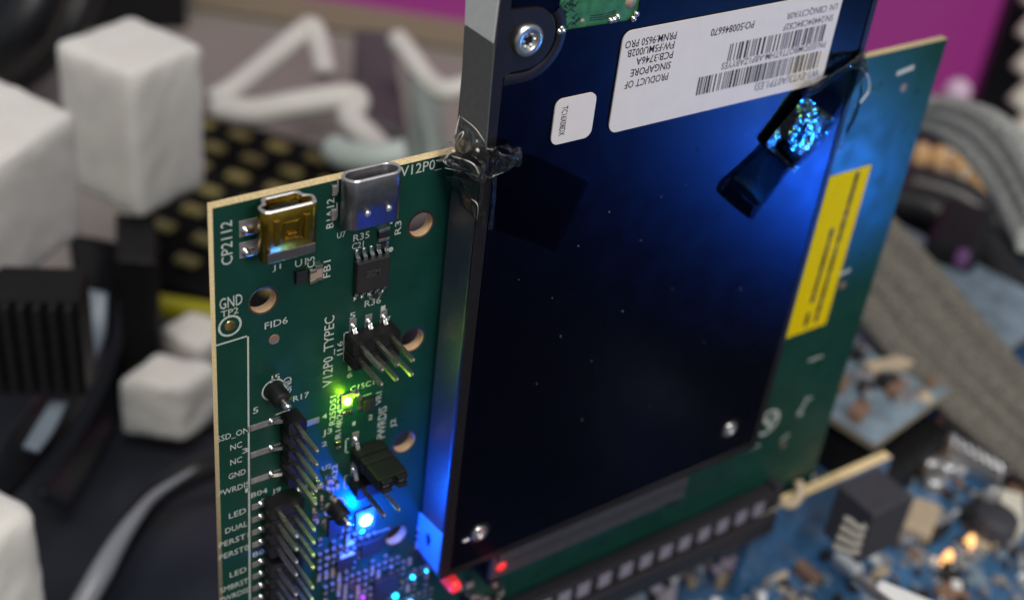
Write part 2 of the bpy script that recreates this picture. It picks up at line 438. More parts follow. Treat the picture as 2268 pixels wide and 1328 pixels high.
x, z = bd(606, 862); ringmark(silk, x, z, .17, .195, YS)
x, z = bd(742, 1122); ringmark(silk, x, z, .18, .205, YS)
x, z = bd(865, 552); ringmark(silk, x, z, .0, .045, YS, 12)
# marks right of the drive, out of focus
x, z = bd(1700, 935); ringmark(silk, x, z, .27, .34, YS); strip(silk, [(x - .18, z + .18), (x + .16, z - .2)], .1, YS); strip(silk, [(x + .02, z - .05), (x + .2, z + .1)], .08, YS)
for a in [((1768, 915), (1784, 890), .06), ((1784, 884), (1796, 880), .05), ((1792, 798), (1820, 788), .05), ((1730, 975), (1745, 962), .05), ((1990, 162), (2020, 150), .10), ((1855, 610), (1880, 598), .08), ((1585, 1020), (1680, 985), .05), ((1768, 918), (1776, 915), .05)]:
    sline([a[0], a[1]], a[2])
put('printed_lettering', silk, M['silk'], board)
def disc(name, px, py, r, m, h=0.006, dx=0):
    x, z = bd(px, py); bm = bmesh.new(); lathe(bm, (x, YB, z), (0, -1, 0), [(r, 0.0), (r, h * 0.7), (r * 0.9, h), (0, h)], 24)
    return put(name, bm, m, board, True)
disc('test_point', 509, 721, .085, M['gold'], 0.012)
disc('fiducial_dot', 607, 751, .085, M['copper'])
disc('fiducial_dot', 2001, 195, .09, M['copper']); disc('fiducial_dot', 1866, 632, .09, M['copper']); disc('fiducial_dot', 1735, 985, .07, M['copper'])
for q in ((1592, 1140), (1452, 1193), (1312, 1258), (1695, 1080)): disc('solder_dot', *q, .06, M['smdtan'], .02)

def bbox(bm, x0, x1, z0, z1, h0, h1, bev=0.0, mi=0, seg=2):
    box(bm, ((x0 + x1) / 2, YB - (h0 + h1) / 2, (z0 + z1) / 2), (x1 - x0, h1 - h0, z1 - z0), bevel=bev, mi=mi, seg=seg)

# ---- sockets along the top edge
def shell_socket(name, prof, z0, z1, wall, m, rim):
    """a drawn metal shell: closed profile (x, h) extruded up the board, open at the top"""
    part = bpy.data.objects.new(name, None); COL.objects.link(part)
    cx = sum(q[0] for q in prof) / len(prof)
    WORLD[part] = Vector((cx, YB, z0)); part.parent = board; part.location = WORLD[part] - WORLD[board]
    ch = sum(q[1] for q in prof) / len(prof)
    def inset(q, d):
        v = Vector((cx - q[0], ch - q[1])); sx = max(0, abs(v.x) - d); sy = max(0, abs(v.y) - d)
        return (cx - math.copysign(sx, v.x), ch - math.copysign(sy, v.y))
    inn = [inset(q, wall) for q in prof]
    bm = bmesh.new(); n = len(prof)
    def ring(pp, z): return [bm.verts.new((x, YB - h, z)) for x, h in pp]
    o0, o1, o2 = ring(prof, z0), ring(prof, z1 - .02), ring([inset(q, wall * .25) for q in prof], z1)
    i2, i1, i0 = ring([inset(q, wall * .8) for q in prof], z1), ring(inn, z1 - .02), ring(inn, z0 + .02)
    for k, (A, B) in enumerate(((o0, o1), (o1, o2), (o2, i2), (i2, i1), (i1, i0))):
        for i in range(n):
            f = bm.faces.new([A[i], A[(i + 1) % n], B[(i + 1) % n], B[i]]); f.material_index = 1 if k in (1, 2, 3) else 0; f.smooth = k in (0, 4)
    bm.faces.new(o0); bm.faces.new(i0[::-1]).material_index = 2
    bmesh.ops.recalc_face_normals(bm, faces=bm.faces[:])
    put('shell', bm, [m, rim, M['black']], part)
    return part
def rprof(x0, x1, h0, h1, r, n=5): return [(a, b) for a, b in rrect(x0, h0, x1, h1, r, n)]
# mini type: stepped outline
mx0, mx1 = -3.135, -2.32
prof = [(mx0, .30), (mx0 + .03, .38), (mx0 + .10, .40), (mx1 - .10, .40), (mx1 - .03, .38), (mx1, .30), (mx1, .22), (mx1 - .10, .13), (mx1 - .12, .04), (mx1 - .16, .015), (mx0 + .16, .015), (mx0 + .12, .04), (mx0 + .10, .13), (mx0, .22)]
mini = shell_socket('mini_usb_socket', prof, 7.24, 8.045, .045, M['goldshell'], M['rim'])
bm = bmesh.new(); bbox(bm, mx0 + .20, mx1 - .20, 7.3, 7.96, .12, .21, .01); put('tongue', bm, M['black'], mini)
bm = bmesh.new()
for i in range(5): bbox(bm, mx0 + .24 + i * .08, mx0 + .27 + i * .08, 7.4, 7.95, .212, .222)
put('contacts', bm, M['gold'], mini)
xc = (mx0 + mx1) / 2
for sx in (-.22, .22):
    bm = bmesh.new(); bbox(bm, xc + sx - .04, xc + sx + .04, 7.50, 7.86, .398, .412, .01); put('spring_tab', bm, M['goldshell'], mini)
    bm = bmesh.new(); bbox(bm, xc + sx - .045, xc + sx + .045, 7.84, 7.90, .40, .425, .012); put('spring_tab', bm, M['goldshell'], mini)
bm = bmesh.new()
bbox(bm, xc - .13, xc + .13, 7.52, 7.57, .398, .414, .008); bbox(bm, xc - .13, xc - .09, 7.57, 7.84, .398, .414, .008); bbox(bm, xc + .09, xc + .13, 7.57, 7.84, .398, .414, .008); bbox(bm, xc - .13, xc + .13, 7.80, 7.84, .398, .414, .008)
bbox(bm, xc - .06, xc + .07, 7.60, 7.66, .398, .425, .012)
put('latch_emboss', bm, M['goldshell'], mini)
bm = bmesh.new(); bbox(bm, mx0 + .05, mx1 - .05, 7.245, 7.40, .395, .408, .006); put('rear_band', bm, M['shell'], mini)
for zc in (7.62, 7.28):
    bm = bmesh.new(); bbox(bm, bd(529, 520)[0], bd(570, 520)[0], zc - .12, zc + .13, 0, .012, .004); put('mounting_pad', bm, M['tin'], board)
    bm = bmesh.new(); bbox(bm, mx0 - .11, mx0 + .04, zc - .09, zc + .02, .01, .06, .02); lathe(bm, (mx0 - .08, YB - .01, zc - .03), (0, -1, 0), [(.07, 0), (.05, .05), (0, .07)], 12); put('mounting_leg', bm, M['solder'], mini)
# type-c: stadium outline
ux0, ux1 = -1.845, -.955
usbc = shell_socket('usb_c_socket', rprof(ux0, ux1, .0, .335, .16, 7), 7.37, 8.16, .035, M['shell'], M['rim'])
bm = bmesh.new(); bbox(bm, ux0 + .15, ux1 - .15, 7.45, 8.06, .135, .205, .02); put('tongue', bm, M['black'], usbc)
bm = bmesh.new()
for i in range(12): bbox(bm, ux0 + .19 + i * .044, ux0 + .208 + i * .044, 7.6, 8.045, .207, .214)
put('contacts', bm, M['silver'], usbc)
for sx in (-.13, .21):
    bm = bmesh.new(); lathe(bm, (-1.40 + sx, YB - .335, 7.60), (0, -1, 0), [(.05, 0), (.042, .012), (.0, .02)], 14); put('weld_dimple', bm, M['rim'], usbc)
for sx in (-.32, -.19, .05, .30):
    bm = bmesh.new(); bbox(bm, -1.40 + sx - .03, -1.40 + sx + .03, 7.31, 7.375, .0, .09, .015); put('rear_pin', bm, M['solder'], usbc)
bm = bmesh.new(); bbox(bm, ux0 - .09, ux0 - .01, 7.42, 7.60, 0, .05, .01); bbox(bm, ux0 - .09, ux0 - .01, 7.82, 7.98, 0, .05, .01); put('side_leg', bm, M['tin'], usbc)

# ---- chips
def smd(name, x, z, w, h, t, body, ends=None, vert=False, par=board):
    bm = bmesh.new(); bbox(bm, x - w / 2, x + w / 2, z - h / 2, z + h / 2, 0.004, t, min(w, h, t) * .12)
    if ends:
        if vert:
            for s in (-1, 1): bbox(bm, x - w * .53, x + w * .53, z + s * h * .5 - h * .16, z + s * h * .5 + h * .16, 0.002, t * 1.06, t * .1, 1)
        else:
            for s in (-1, 1): bbox(bm, x + s * w * .5 - w * .16, x + s * w * .5 + w * .16, z - h * .53, z + h * .53, 0.002, t * 1.06, t * .1, 1)
    return put(name, bm, [body, ends] if ends else body, par)
ic = root('tmp', (0, 0, 0), None, None); bpy.data.objects.remove(ic)
def soic(px0, px1, n, pitch, lead_len, t):
    """px0, px1: upper left and lower right of the body in the photo"""
    x0, z1 = bd(*px0, t); x1, z0 = bd(*px1, t)
    part = bpy.data.objects.new('driver_chip', None); COL.objects.link(part)
    WORLD[part] = Vector(((x0 + x1) / 2, YB, z0)); part.parent = board; part.location = WORLD[part] - WORLD[board]
    bm = bmesh.new(); bbox(bm, x0, x1, z0, z1, .02, t, .022); put('body', bm, M['blackic'], part)
    bm = bmesh.new(); write(bm, 'ZCM', (x0 + .15, YB - t - .003, (z0 + z1) / 2), (1, 0, 0), (0, 0, 1), .22, .11); put('marking', bm, M['greymark'], part)
    first = None
    for s in (1, -1):
        for i in range(n):
            x = (x0 + x1) / 2 + (i - (n - 1) / 2) * pitch; ze = z1 if s > 0 else z0
            bm = bmesh.new()
            pts = [(ze - s * .01, t * .55), (ze + s * .05, t * .55), (ze + s * .09, .02), (ze + s * lead_len, .012)]
            for (za, ha), (zb, hb) in zip(pts, pts[1:]):
                quad(bm, [(x - .03, YB - ha - .008, za), (x + .03, YB - ha - .008, za), (x + .03, YB - hb - .008, zb), (x - .03, YB - hb - .008, zb)])
                quad(bm, [(x - .03, YB - ha + .006, za), (x - .03, YB - hb + .006, zb), (x - .03, YB - hb - .008, zb), (x - .03, YB - ha - .008, za)])
                quad(bm, [(x + .03, YB - ha + .006, za), (x + .03, YB - ha - .008, za), (x + .03, YB - hb - .008, zb), (x + .03, YB - hb + .006, zb)])
            lathe(bm, (x, YB - .004, ze + s * lead_len), (0, -1, 0), [(.035, 0), (.03, .02), (0, .03)], 8)
            put('lead', bm, M['solder'], part)
soic((793, 585), (862, 634), 5, .118, .15, .13)
for a in ((664, 609, .17, .20, .07, M['blackic'], None), (690, 608, .10, .17, .06, M['smdtan'], M['solder'], True), (703, 600, .11, .20, .06, M['smdtan'], M['solder'], True), (842, 517, .10, .16, .06, M['blackic'], M['solder'], True), (853, 514, .09, .17, .06, M['blackic'], M['solder'], True),
          (828, 651, .16, .08, .05, M['blackic'], M['solder']), (787, 871, .10, .08, .04, M['smdtan'], M['solder'], True), (795, 890, .07, .2, .04, M['blackic'], M['solder'], True), (812, 892, .17, .22, .08, M['blackic'], None), (747, 981, .08, .11, .05, M['blackic'], M['solder'], True),
          (846, 540, .13, .08, .05, M['blackic'], M['solder']), (768, 910, .14, .07, .04, M['blackic'], M['solder']), (727, 1052, .11, .07, .04, M['blackic'], M['solder']), (727, 1064, .07, .06, .04, M['smdtan'], None), (745, 1072, .06, .10, .04, M['smdtan'], M['solder'], True)):
    x, z = bd(a[0], a[1]); smd('chip_resistor' if a[6] else 'small_chip', x, z, a[2], a[3], a[4], a[5], a[6], len(a) > 7)

# ---- pin headers
PT = 0.93
def pin_mesh(x, z, h0, h1, w=.032):
    bm = bmesh.new()
    lv = [(h0, w), (h1 - .05, w), (h1 - .018, w * .82), (h1, w * .42)]
    rings = [[bm.verts.new((x + sx * r, YB - h, z + sz * r)) for sx, sz in ((-1, -1), (1, -1), (1, 1), (-1, 1))] for h, r in lv]
    for A, B in zip(rings, rings[1:]):
        for i in range(4): bm.faces.new([A[i], B[i], B[(i + 1) % 4], A[(i + 1) % 4]])
    bm.faces.new(rings[-1])
    bmesh.ops.recalc_face_normals(bm, faces=bm.faces[:])
    return bm
def header(pins, hx, hz, hh, pads, tip=PT, hid=(), back=.30):
    """pins: (x, z); each pin stands in its own chamfered block; pads: (x0, z0, x1, z1, lead end x, z)"""
    part = bpy.data.objects.new('pin_header', None); COL.objects.link(part)
    cx = sum(q[0] for q in pins) / len(pins); cz = sum(q[1] for q in pins) / len(pins)
    WORLD[part] = Vector((cx, YB, cz)); part.parent = board; part.location = WORLD[part] - WORLD[board]
    bm = bmesh.new()
    ce = min(hx, hz) * .3
    lo_x = min(q[0] for q in pins) - hx; hi_x = max(q[0] for q in pins) + hx
    for zr in sorted(set(round(q[1], 3) for q in pins)):
        o = [(lo_x + ce, zr - hz + .004), (hi_x - ce, zr - hz + .004), (hi_x, zr - hz + ce), (hi_x, zr + hz - ce), (hi_x - ce, zr + hz - .004), (lo_x + ce, zr + hz - .004), (lo_x, zr + hz - ce), (lo_x, zr - hz + ce)]
        A = [bm.verts.new((x, YB - .03, z)) for x, z in o]; B = [bm.verts.new((x, YB - hh, z)) for x, z in o]
        for i in range(8): bm.faces.new([A[i], A[(i + 1) % 8], B[(i + 1) % 8], B[i]])
        bm.faces.new(B); bm.faces.new(A[::-1])
    bmesh.ops.recalc_face_normals(bm, faces=bm.faces[:])
    put('housing', bm, M['black'], part)
    first = None
    for x, z in pins:
        if first is None: first = put('pin', pin_mesh(x, z, hh - .05, tip), M['pin'], part); f0 = (x, z)
        else: again(first, (x - f0[0], 0, z - f0[1]), part)
    for x0, z0, x1, z1, lx, lz in pads:
        b = bmesh.new(); bbox(b, min(x0, x1), max(x0, x1), min(z0, z1), max(z0, z1), 0, .012, .004); put('solder_pad', b, M['tin'], board)
        b = bmesh.new()
        xm, zm = (x0 + x1) / 2, (z0 + z1) / 2
        if abs(x1 - x0) > abs(z1 - z0): # runs sideways
            a_ = Vector((xm + (lx - xm) * .25, YB - .03, zm + .02)); e_ = Vector((lx, YB - .10, zm + .02)); wv = Vector((0, 0, .032))
        else:
            a_ = Vector((xm, YB - .03, zm + (lz - zm) * .1)); e_ = Vector((xm, YB - .10, lz)); wv = Vector((.032, 0, 0))
        up = Vector((0, -.02, 0))
        quad(b, [a_ - wv + up, a_ + wv + up, e_ + wv + up, e_ - wv + up]); quad(b, [a_ - wv - up, a_ - wv + up, e_ - wv + up, e_ - wv - up]); quad(b, [a_ + wv - up, e_ + wv - up, e_ + wv + up, a_ + wv + up]); quad(b, [a_ - wv - up, a_ + wv - up, a_ + wv + up, a_ - wv + up])
        lathe(b, a_ + Vector((0, .022, 0)), (0, -1, 0), [(.062, 0), (.05, .03), (.02, .05), (0, .052)], 10)
        put('lead', b, M['solder'], part)
    return part
PP = .2705
# three by two header, upper
xs = [-1.50, -1.235, -.975]; zt, zb = 5.245, 4.975
h1_ = header([(x, z) for z in (zt, zb) for x in xs], .145, .132, .30,
             [(x - .06, zt + .10, x + .06, zt + .34, x, zt + .10) for x in xs] + [(xs[0] - .05, zb - .35, xs[0] + .05, zb - .12, xs[0], zb - .13)])
# single column of five, pads on alternating sides
c5 = [(-2.535, 4.105 - i * .2655) for i in range(5)]
header(c5, .15, .132, .30, [(-3.17, z - .055, -2.66, z + .055, -2.60, z) for _, z in c5[::2]] + [(-2.40, z - .055, -2.02, z + .055, -2.5, z) for _, z in c5[1::2][:1]])
# two columns, lower, two blocks of four rows
r4 = [2.50 - i * .2745 for i in range(4)]
header([(x, z) for z in r4 for x in (-2.84, -2.545)], .145, .135, .30, [(-3.16, z - .06, -2.95, z + .05, -2.88, z) for z in r4] + [(-2.46, 2.45, -2.20, 2.56, -2.5, 2.5)])
r4b = [1.232 - i * .2745 for i in range(4)]
header([(x, z) for z in r4b for x in (-2.84, -2.545)], .145, .135, .30, [(-3.16, z - .06, -2.95, z + .05, -2.88, z) for z in r4b])
# pair with the jumper on it, and a bare pair below
jx = [-1.30, -1.03]
jz1 = bd(787, 962)[1] - .36; jz2 = 2.245
header([(x, jz1) for x in jx], .145, .135, .28, [(jx[0] - .12, jz1 + .14, jx[0] + .0, jz1 + .42, jx[0], jz1 + .12)])
header([(x, jz2) for x in jx], .145, .135, .30, [(jx[0] - .12, jz2 + .16, jx[0] + .0, jz2 + .42, jx[0], jz2 + .12)])
# round test posts
for px, py in ((606, 862), (742, 1122)):
    x, z = bd(px, py)
    part = bpy.data.objects.new('test_post', None); COL.objects.link(part)
    WORLD[part] = Vector((x, YB, z)); part.parent = board; part.location = WORLD[part] - WORLD[board]
    bm = bmesh.new(); lathe(bm, (x, YB, z), (0, -1, 0), [(.15, 0), (.15, .30), (.135, .33), (.0, .33)], 24); put('sleeve', bm, M['black'], part, True)
    bm = bmesh.new(); lathe(bm, (x, YB, z), (0, -1, 0), [(.062, .28), (.062, .46), (.05, .49), (.0, .50)], 16); put('post', bm, M['solder'], part, True)

# ---- lamps soldered to the board
def led(px, py, s, m, t, light=None, lname='', lh=.12, name='status_led'):
    x, z = bd(px, py)
    part = bpy.data.objects.new(name, None); COL.objects.link(part)
    WORLD[part] = Vector((x, YB, z)); part.parent = board; part.location = WORLD[part] - WORLD[board]
    bm = bmesh.new(); bbox(bm, x - s * .7, x + s * .7, z - s * .9, z + s * .9, .004, t * .5, .005); put('carrier', bm, M['ledbase'], part)
    bm = bmesh.new(); lathe(bm, (x, YB - t * .5, z), (0, -1, 0), [(s * .42, 0), (s * .40, t * .3), (s * .28, t * .6), (0, t * .7)], 16); put('lens', bm, m, part, True)
    if light:
        l = bpy.data.lights.new(lname, 'POINT'); l.energy = light[0]; l.color = light[1]; l.shadow_soft_size = .04
        o = bpy.data.objects.new(lname, l); COL.objects.link(o); o.parent = part; o.location = (0, -t - lh, 0)
    return part
led(767, 885, .15, M['greenled'], .07, (13, (.38, 1.0, .005)), 'green_led_light', .12)
led(807, 1147, .26, M['blueled'], .09, (270, (.0, .075, 1.0)), 'blue_led_light', .36)
led(800, 1172, .12, M['blueglow'], .05)
# busy lower corner: small parts lit by the lamp
RS = random.Random(11)
def corner_part(px, py, w, h, t, body, ends=None, vert=False, name='small_chip'):
    x, z = bd(px, py); smd(name, x, z, w, h, t, body, ends, vert)
corner_part(738, 1160, .26, .40, .09, M['blackic']); corner_part(818, 1205, .42, .34, .10, M['blackic']); corner_part(760, 1238, .34, .26, .10, M['blackic'])
corner_part(765, 1226, .27, .10, .09, M['smdblue'], None, name='chip_capacitor'); corner_part(772, 1199, .16, .07, .07, M['smdblue'], None, name='chip_capacitor')
corner_part(850, 1290, .5, .45, .12, M['blackic'])
for i in range(5): corner_part(725 - 0.4 * i, 1150 + i * 6.5, .07, .025, .03, M['solder'], name='lead')
used = set()
for i in range(190):
    px = RS.uniform(700, 955); py = RS.uniform(1165, 1345)
    if px < 735 and py < 1190: continue
    if abs(px - 877) < 42 and abs(py - 1184) < 44: continue
    if px > 930 and py < 1250: continue
    x, z = bd(px, py); gx, gz = round(x / .13), round(z / .17)
    if (gx, gz) in used: continue
    used.add((gx, gz)); k = RS.random()
    smd('chip_resistor' if k < .6 else 'chip_capacitor', gx * .13, gz * .17, .07, .12, RS.choice([.035, .05]), M['blackic'] if k < .75 else M['smdtan'], M['tin'], True)
for i in range(34):
    px = RS.uniform(688, 745); py = RS.uniform(1060, 1180)
    corner_part(px, py, .05, .09, .04, RS.choice([M['blackic'], M['smdtan']]), M['solder'], RS.random() < .6, 'chip_resistor')
for px, py, s in ((910, 1272, .09), (940, 1258, .05), (872, 1314, .13), (905, 1327, .10), (948, 1332, .10)):  # LED glints on metal caps, built as glowing blue lenses
    led(px, py, s, M['blueglow'], .09, name='glowing_spot')
led(800, 1318, .12, M['magled'], .08, (.7, (.8, .1, 1.0)), 'magenta_led_light', .2, name='glowing_spot')
l = bpy.data.lights.new('blue_corner_light', 'POINT'); l.energy = 30; l.color = (.0, .12, 1.0); l.shadow_soft_size = .08
x, z = bd(885, 1310); o = bpy.data.objects.new('blue_corner_light', l); COL.objects.link(o); o.parent = board; o.location = Vector((x, YB - .9, z)) - WORLD[board]

# ---- the black socket that receives the drive, and the board's yellow sticker
part = bpy.data.objects.new('drive_socket', None); COL.objects.link(part)
WORLD[part] = Vector((3.5, YB, -1.0)); part.parent = board; part.location = WORLD[part] - WORLD[board]
bm = bmesh.new(); box(bm, (3.55, YB - .36, -.40), (4.7, .70, .66), bevel=.04); put('housing', bm, M['conn'], part)
bm = bmesh.new(); box(bm, (3.55, YB - .74, -.16), (4.5, .06, .22), bevel=.015); put('lip', bm, M['conn'], part)
for x_ in (1.35, 5.72):
    bm = bmesh.new(); box(bm, (x_, YB - .34, -.52), (.30, .62, .80), bevel=.05); put('latch_post', bm, M['black'], part)
for i in range(26):
    pass
Y3 = YB - .006
sq = [bd(1841, 391), bd(1929, 364), bd(1829, 716), bd(1741, 748)]
sx0 = (sq[0][0] + sq[3][0]) / 2; sx1 = (sq[1][0] + sq[2][0]) / 2; sz1 = (sq[0][1] + sq[1][1]) / 2; sz0 = (sq[2][1] + sq[3][1]) / 2
st = put('yellow_sticker', plate(rrect(sx0 - .05, sz0, sx1, sz1, .03), [], YB - .008, YB - .001), M['yellow'], board)
bm = bmesh.new()
for fx, segs in ((.42, [(.05, .13), (.21, .40), (.42, .64)]), (.68, [(.06, .17), (.19, .22), (.24, .52), (.54, .70), (.73, .84), (.86, .95)])):
    for a, b in segs:
        xx = sx0 + (sx1 - sx0) * fx; zc = sz0 + (sz1 - sz0) * a
        while zc < sz0 + (sz1 - sz0) * b:
            l_ = RS.uniform(.04, .10); strip(bm, [(xx, zc), (xx, zc + l_ * .7)], RS.uniform(.07, .12), YB - .011); zc += l_ + .02
put('printed_lines', bm, M['ink'], st)

# ================================================================== THE DRIVE
DW, DH = 7.6, 11.28
drive = root('solid_state_drive', (DW / 2, TH / 2, 0), 'dark blue flat drive standing upright on the green board, white label upside down', 'drive')
bm = bmesh.new(); box(bm, (DW / 2, TH / 2 + .02, DH / 2), (DW, TH - .04, DH), bevel=.03, seg=2)
body = put('case', bm, [M['frame'], M['side']], drive)
for p in body.data.polygons:
    if p.normal.x < -.9: p.material_index = 1
# frame around the face: a step above the case, the lid set into it
SCR = Vector((.522, 0, 10.06))
def frame_in(off=0.0):
    """inner outline of the frame = outline of the lid (with the notch round the upper left screw)"""
    x0, x1, z0, z1 = .20 + off, DW - .13 - off, .14 + off, DH - .2 - off
    r = .45 + off
    o = [(x0, z0), (x1, z0), (x1, z1), (x0, z1)]
    zc, xc = SCR.z, SCR.x + .02
    # notch: comes in from the left edge above and below the screw
    o += [(x0, zc + r + .02)]
    o += [(xc + r * math.sin(t), zc + r * math.cos(t)) for t in [math.radians(a) for a in range(10, 181, 10)]]
    o += [(x0 + .12, zc - r), (x0, zc - r - .06)]
    return o
win = [(1.335, DH - .35), (2.70, DH - .35), (2.70, 10.42), (2.62, 10.24), (2.47, 10.14), (1.37, 10.12), (1.335, 10.16)]
pw = [at(*q, Y=0) for q in ((1232, 72), (1392, 46), (1418, 22), (1420, 0))]
win = [(pw[0].x, DH - .4), (pw[3].x, DH - .4), (pw[3].x, pw[2].z + .15), (pw[2].x - .01, pw[2].z), (pw[1].x + .06, pw[1].z + .02), (pw[1].x, pw[1].z - .01), (pw[0].x + .03, pw[0].z), (pw[0].x, pw[0].z + .04)]
fr = put('face_frame', plate([(0.0, 0.0), (DW, 0), (DW, DH), (0.0, DH)], [frame_in()[::-1]], 0.0, .06, .012), M['frame'], drive)
BS = [at(1062, 1180, Y=0), at(1617, 950, Y=0)]
lid = put('lid', plate(frame_in(.018), [win[::-1]] + [circ(b.x, b.z, .19) for b in BS], .012, .06, .010), M['lid'], drive)
# bevelled lip round the screw notch
bm = bmesh.new()
zc, xc, r = SCR.z, SCR.x + .02, .45
pr = [(r + .03, .016), (r + .07, -.004), (r + .13, -.002), (r + .19, .013)]
prev = None
for a in range(50, 186, 9):
    t = math.radians(a)
    ring = [bm.verts.new((xc + q * math.sin(t), y, zc + q * math.cos(t))) for q, y in pr]
    if prev:
        for i in range(3): bm.faces.new([prev[i], prev[i + 1], ring[i + 1], ring[i]])
    prev = ring
t0 = Vector((-.28, 0, 0))
ring = [bm.verts.new(v.co + t0) for v in prev]
for i in range(3): bm.faces.new([prev[i], prev[i + 1], ring[i + 1], ring[i]])
bmesh.ops.recalc_face_normals(bm, faces=bm.faces[:])
put('notch_lip', bm, M['frame'], lid, True)
# inner board seen through the opening
xs0, xs1 = win[0][0] - .1, win[1][0] + .1
bm = bmesh.new(); box(bm, ((xs0 + xs1) / 2, .035, 10.6), (xs1 - xs0, .008, 1.2)); inner = put('inner_board', bm, M['innerpcb'], drive)
bm = bmesh.new()
for px, py in ((1236, 68), (1240, 60), (1358, 42), (1366, 36), (1400, 40), (1407, 30), (1244, 66), (1350, 44)):
    p = at(px, py, Y=.05); lathe(bm, (p.x, .0305, p.z), (0, -1, 0), [(.05, 0), (.045, .03), (.02, .045), (0, .047)], 10)
put('solder_bumps', bm, M['solder'], inner, True)
bm = bmesh.new(); p = at(1395, 3, Y=.05); lathe(bm, (p.x, .0305, p.z), (0, -1, 0), [(.1, 0), (.1, .004), (0, .005)], 18); p = at(1288, 46, Y=.05); lathe(bm, (p.x, .0305, p.z), (0, -1, 0), [(.035, 0), (.035, .004), (0, .005)], 12); put('copper_dots', bm, M['smdtan'], inner)
bm = bmesh.new()
for k in range(3):
    a, b, c = at(1305, 44 - k * 5, Y=.052), at(1330, 42 - k * 5, Y=.052), at(1362, 33 - k * 5, Y=.052)
    strip(bm, [(a.x, a.z), (b.x, b.z), (c.x, c.z)], .014, .0295)
for k in range(26):
    p = at(RS.uniform(1238, 1275), RS.uniform(2, 60), Y=.052); strip(bm, [(p.x, p.z), (p.x + .05, p.z + RS.choice([.04, -.03]))], .02, .0295)
put('traces', bm, M['recess'], inner)
# screws
def screw(P, r, y):
    part = bpy.data.objects.new('screw', None); COL.objects.link(part)
    WORLD[part] = Vector((P.x, y, P.z)); part.parent = drive; part.location = WORLD[part] - WORLD[drive]
    bm = bmesh.new()
    lathe(bm, (P.x, y, P.z), (0, -1, 0), [(r, 0), (r, .05), (r * .94, .075), (r * .8, .085), (r * .52, .085), (r * .44, .05), (r * .40, .012), (0, .010)], 32)
    put('head', bm, M['screw'], part, True)
    bm = bmesh.new()
    for k in range(6):
        t = k * math.pi / 3; lathe(bm, (P.x + r * .40 * math.cos(t), y - .012, P.z + r * .40 * math.sin(t)), (0, -1, 0), [(r * .11, 0), (r * .11, .058), (0, .060)], 8)
    put('socket_lobes', bm, M['screw'], part, True)
    return part
screw(SCR, .235, .02)
for b in BS:
    screw(b, .165, .05)
    bm = bmesh.new(); lathe(bm, (b.x, .045, b.z), (0, -1, 0), [(.172, .0), (.188, .030), (.20, .036), (.235, .034)], 32); put('screw_recess', bm, M['frame'], drive, True)
p = at(1030, 1196, Y=-.0); bm = bmesh.new(); lathe(bm, (p.x + .02, -.0, p.z), (0, -1, 0), [(.075, 0), (.07, .02), (.03, .03), (0, .031)], 10)
for v in bm.verts: v.co.z = p.z + (v.co.z - p.z) * .45
put('solder_splash', bm, M['dust'], drive, True)

# ---- labels on the face
YL = -.001
lt, lb, rb, rt = at(1385, 73, Y=0), at(1345, 291, Y=0), at(1812, 190, Y=0), at(1872, -10, Y=0)
lx0, lx1 = (lt.x + lb.x) / 2 - .01, (rb.x + rt.x) / 2 + .0; lz0, lz1 = (lb.z + rb.z) / 2, lt.z + .02
label = put('shipping_label', plate(rrect(lx0, lz0, lx1, lz1, .16), [], YL - .010, .011), M['paper'], drive)
pr_ = bmesh.new(); YT = YL - .0135
def ltext(txt, a, b, h, mi=0):
    """upside-down print: a = photo point of the start of the base line, b = its end"""
    P, Q = at(*a, Y=0), at(*b, Y=0)
    write(pr_, txt, (P.x, YT, (P.z + Q.z) / 2), (-1, 0, 0), (0, 0, -1), abs(P.x - Q.x), h, mi)
ltext('PRODUCT OF', (1480, 160), (1384, 181), .122)
ltext('SINGAPORE', (1486, 135), (1397, 154), .122)
ltext('PCB:3746A', (1491, 111), (1409, 129), .122)
ltext('FW:F5MU002B', (1494, 89), (1390, 112), .122)
ltext('PRNM:9650 PRO', (1499, 68), (1385, 93), .122)
ltext('PO:500846670', (1671, 44), (1575, 65), .125)
ltext('LN: CBNQC3YA0R', (1855, 8), (1743, 28), .115, 1)
ltext('SN:24404C84C82F', (1846, 30), (1735, 55), .115, 1)
ltext('PN:EEFDMBQ7T6THM-ABP1ZABYYES', (1829, 89), (1598, 141), .115, 1)
ltext('W1-EVT3(A0TP1.ES)', (1814, 152), (1672, 185), .135, 1)
def barcode(a, b, h, seed):
    P, Q = at(*a, Y=0), at(*b, Y=0); z = (P.z + Q.z) / 2; rb_ = random.Random(seed); x = P.x
    while x < Q.x:
        wd = rb_.choice([.018, .018, .03, .045]); wd = min(wd, Q.x - x + .001)
        quad(pr_, [(x, YT, z - h / 2), (x + wd, YT, z - h / 2), (x + wd, YT, z + h / 2), (x, YT, z + h / 2)], 0 if rb_.random() < .75 else 1)
        x += wd + rb_.choice([.018, .022, .035, .05])
barcode((1613, 116), (1826, 72), .29, 3)
barcode((1543, 192), (1813, 130), .30, 5)
put('label_print', pr_, [M['ink'], M['greyink']], label)
a, b = at(1225, 318, Y=0), at(1316, 205, Y=0)
s0, s1 = at(1226, 262, Y=0).x, at(1314, 258, Y=0).x; zz0, zz1 = at(1240, 318, Y=0).z, at(1300, 207, Y=0).z
small = put('serial_label', plate(rrect(s0, zz0, s1, zz1, .13), [], YL - .010, .011), M['paper'], drive)
bm = bmesh.new(); p, q = at(1243, 236, Y=0), at(1240, 300, Y=0)
write(bm, 'TC16X08DX', ((p.x + q.x) / 2 - .01, YT, p.z), (0, 0, -1), (1, 0, 0), p.z - q.z, .11)
put('label_print', bm, M['ink'], small)
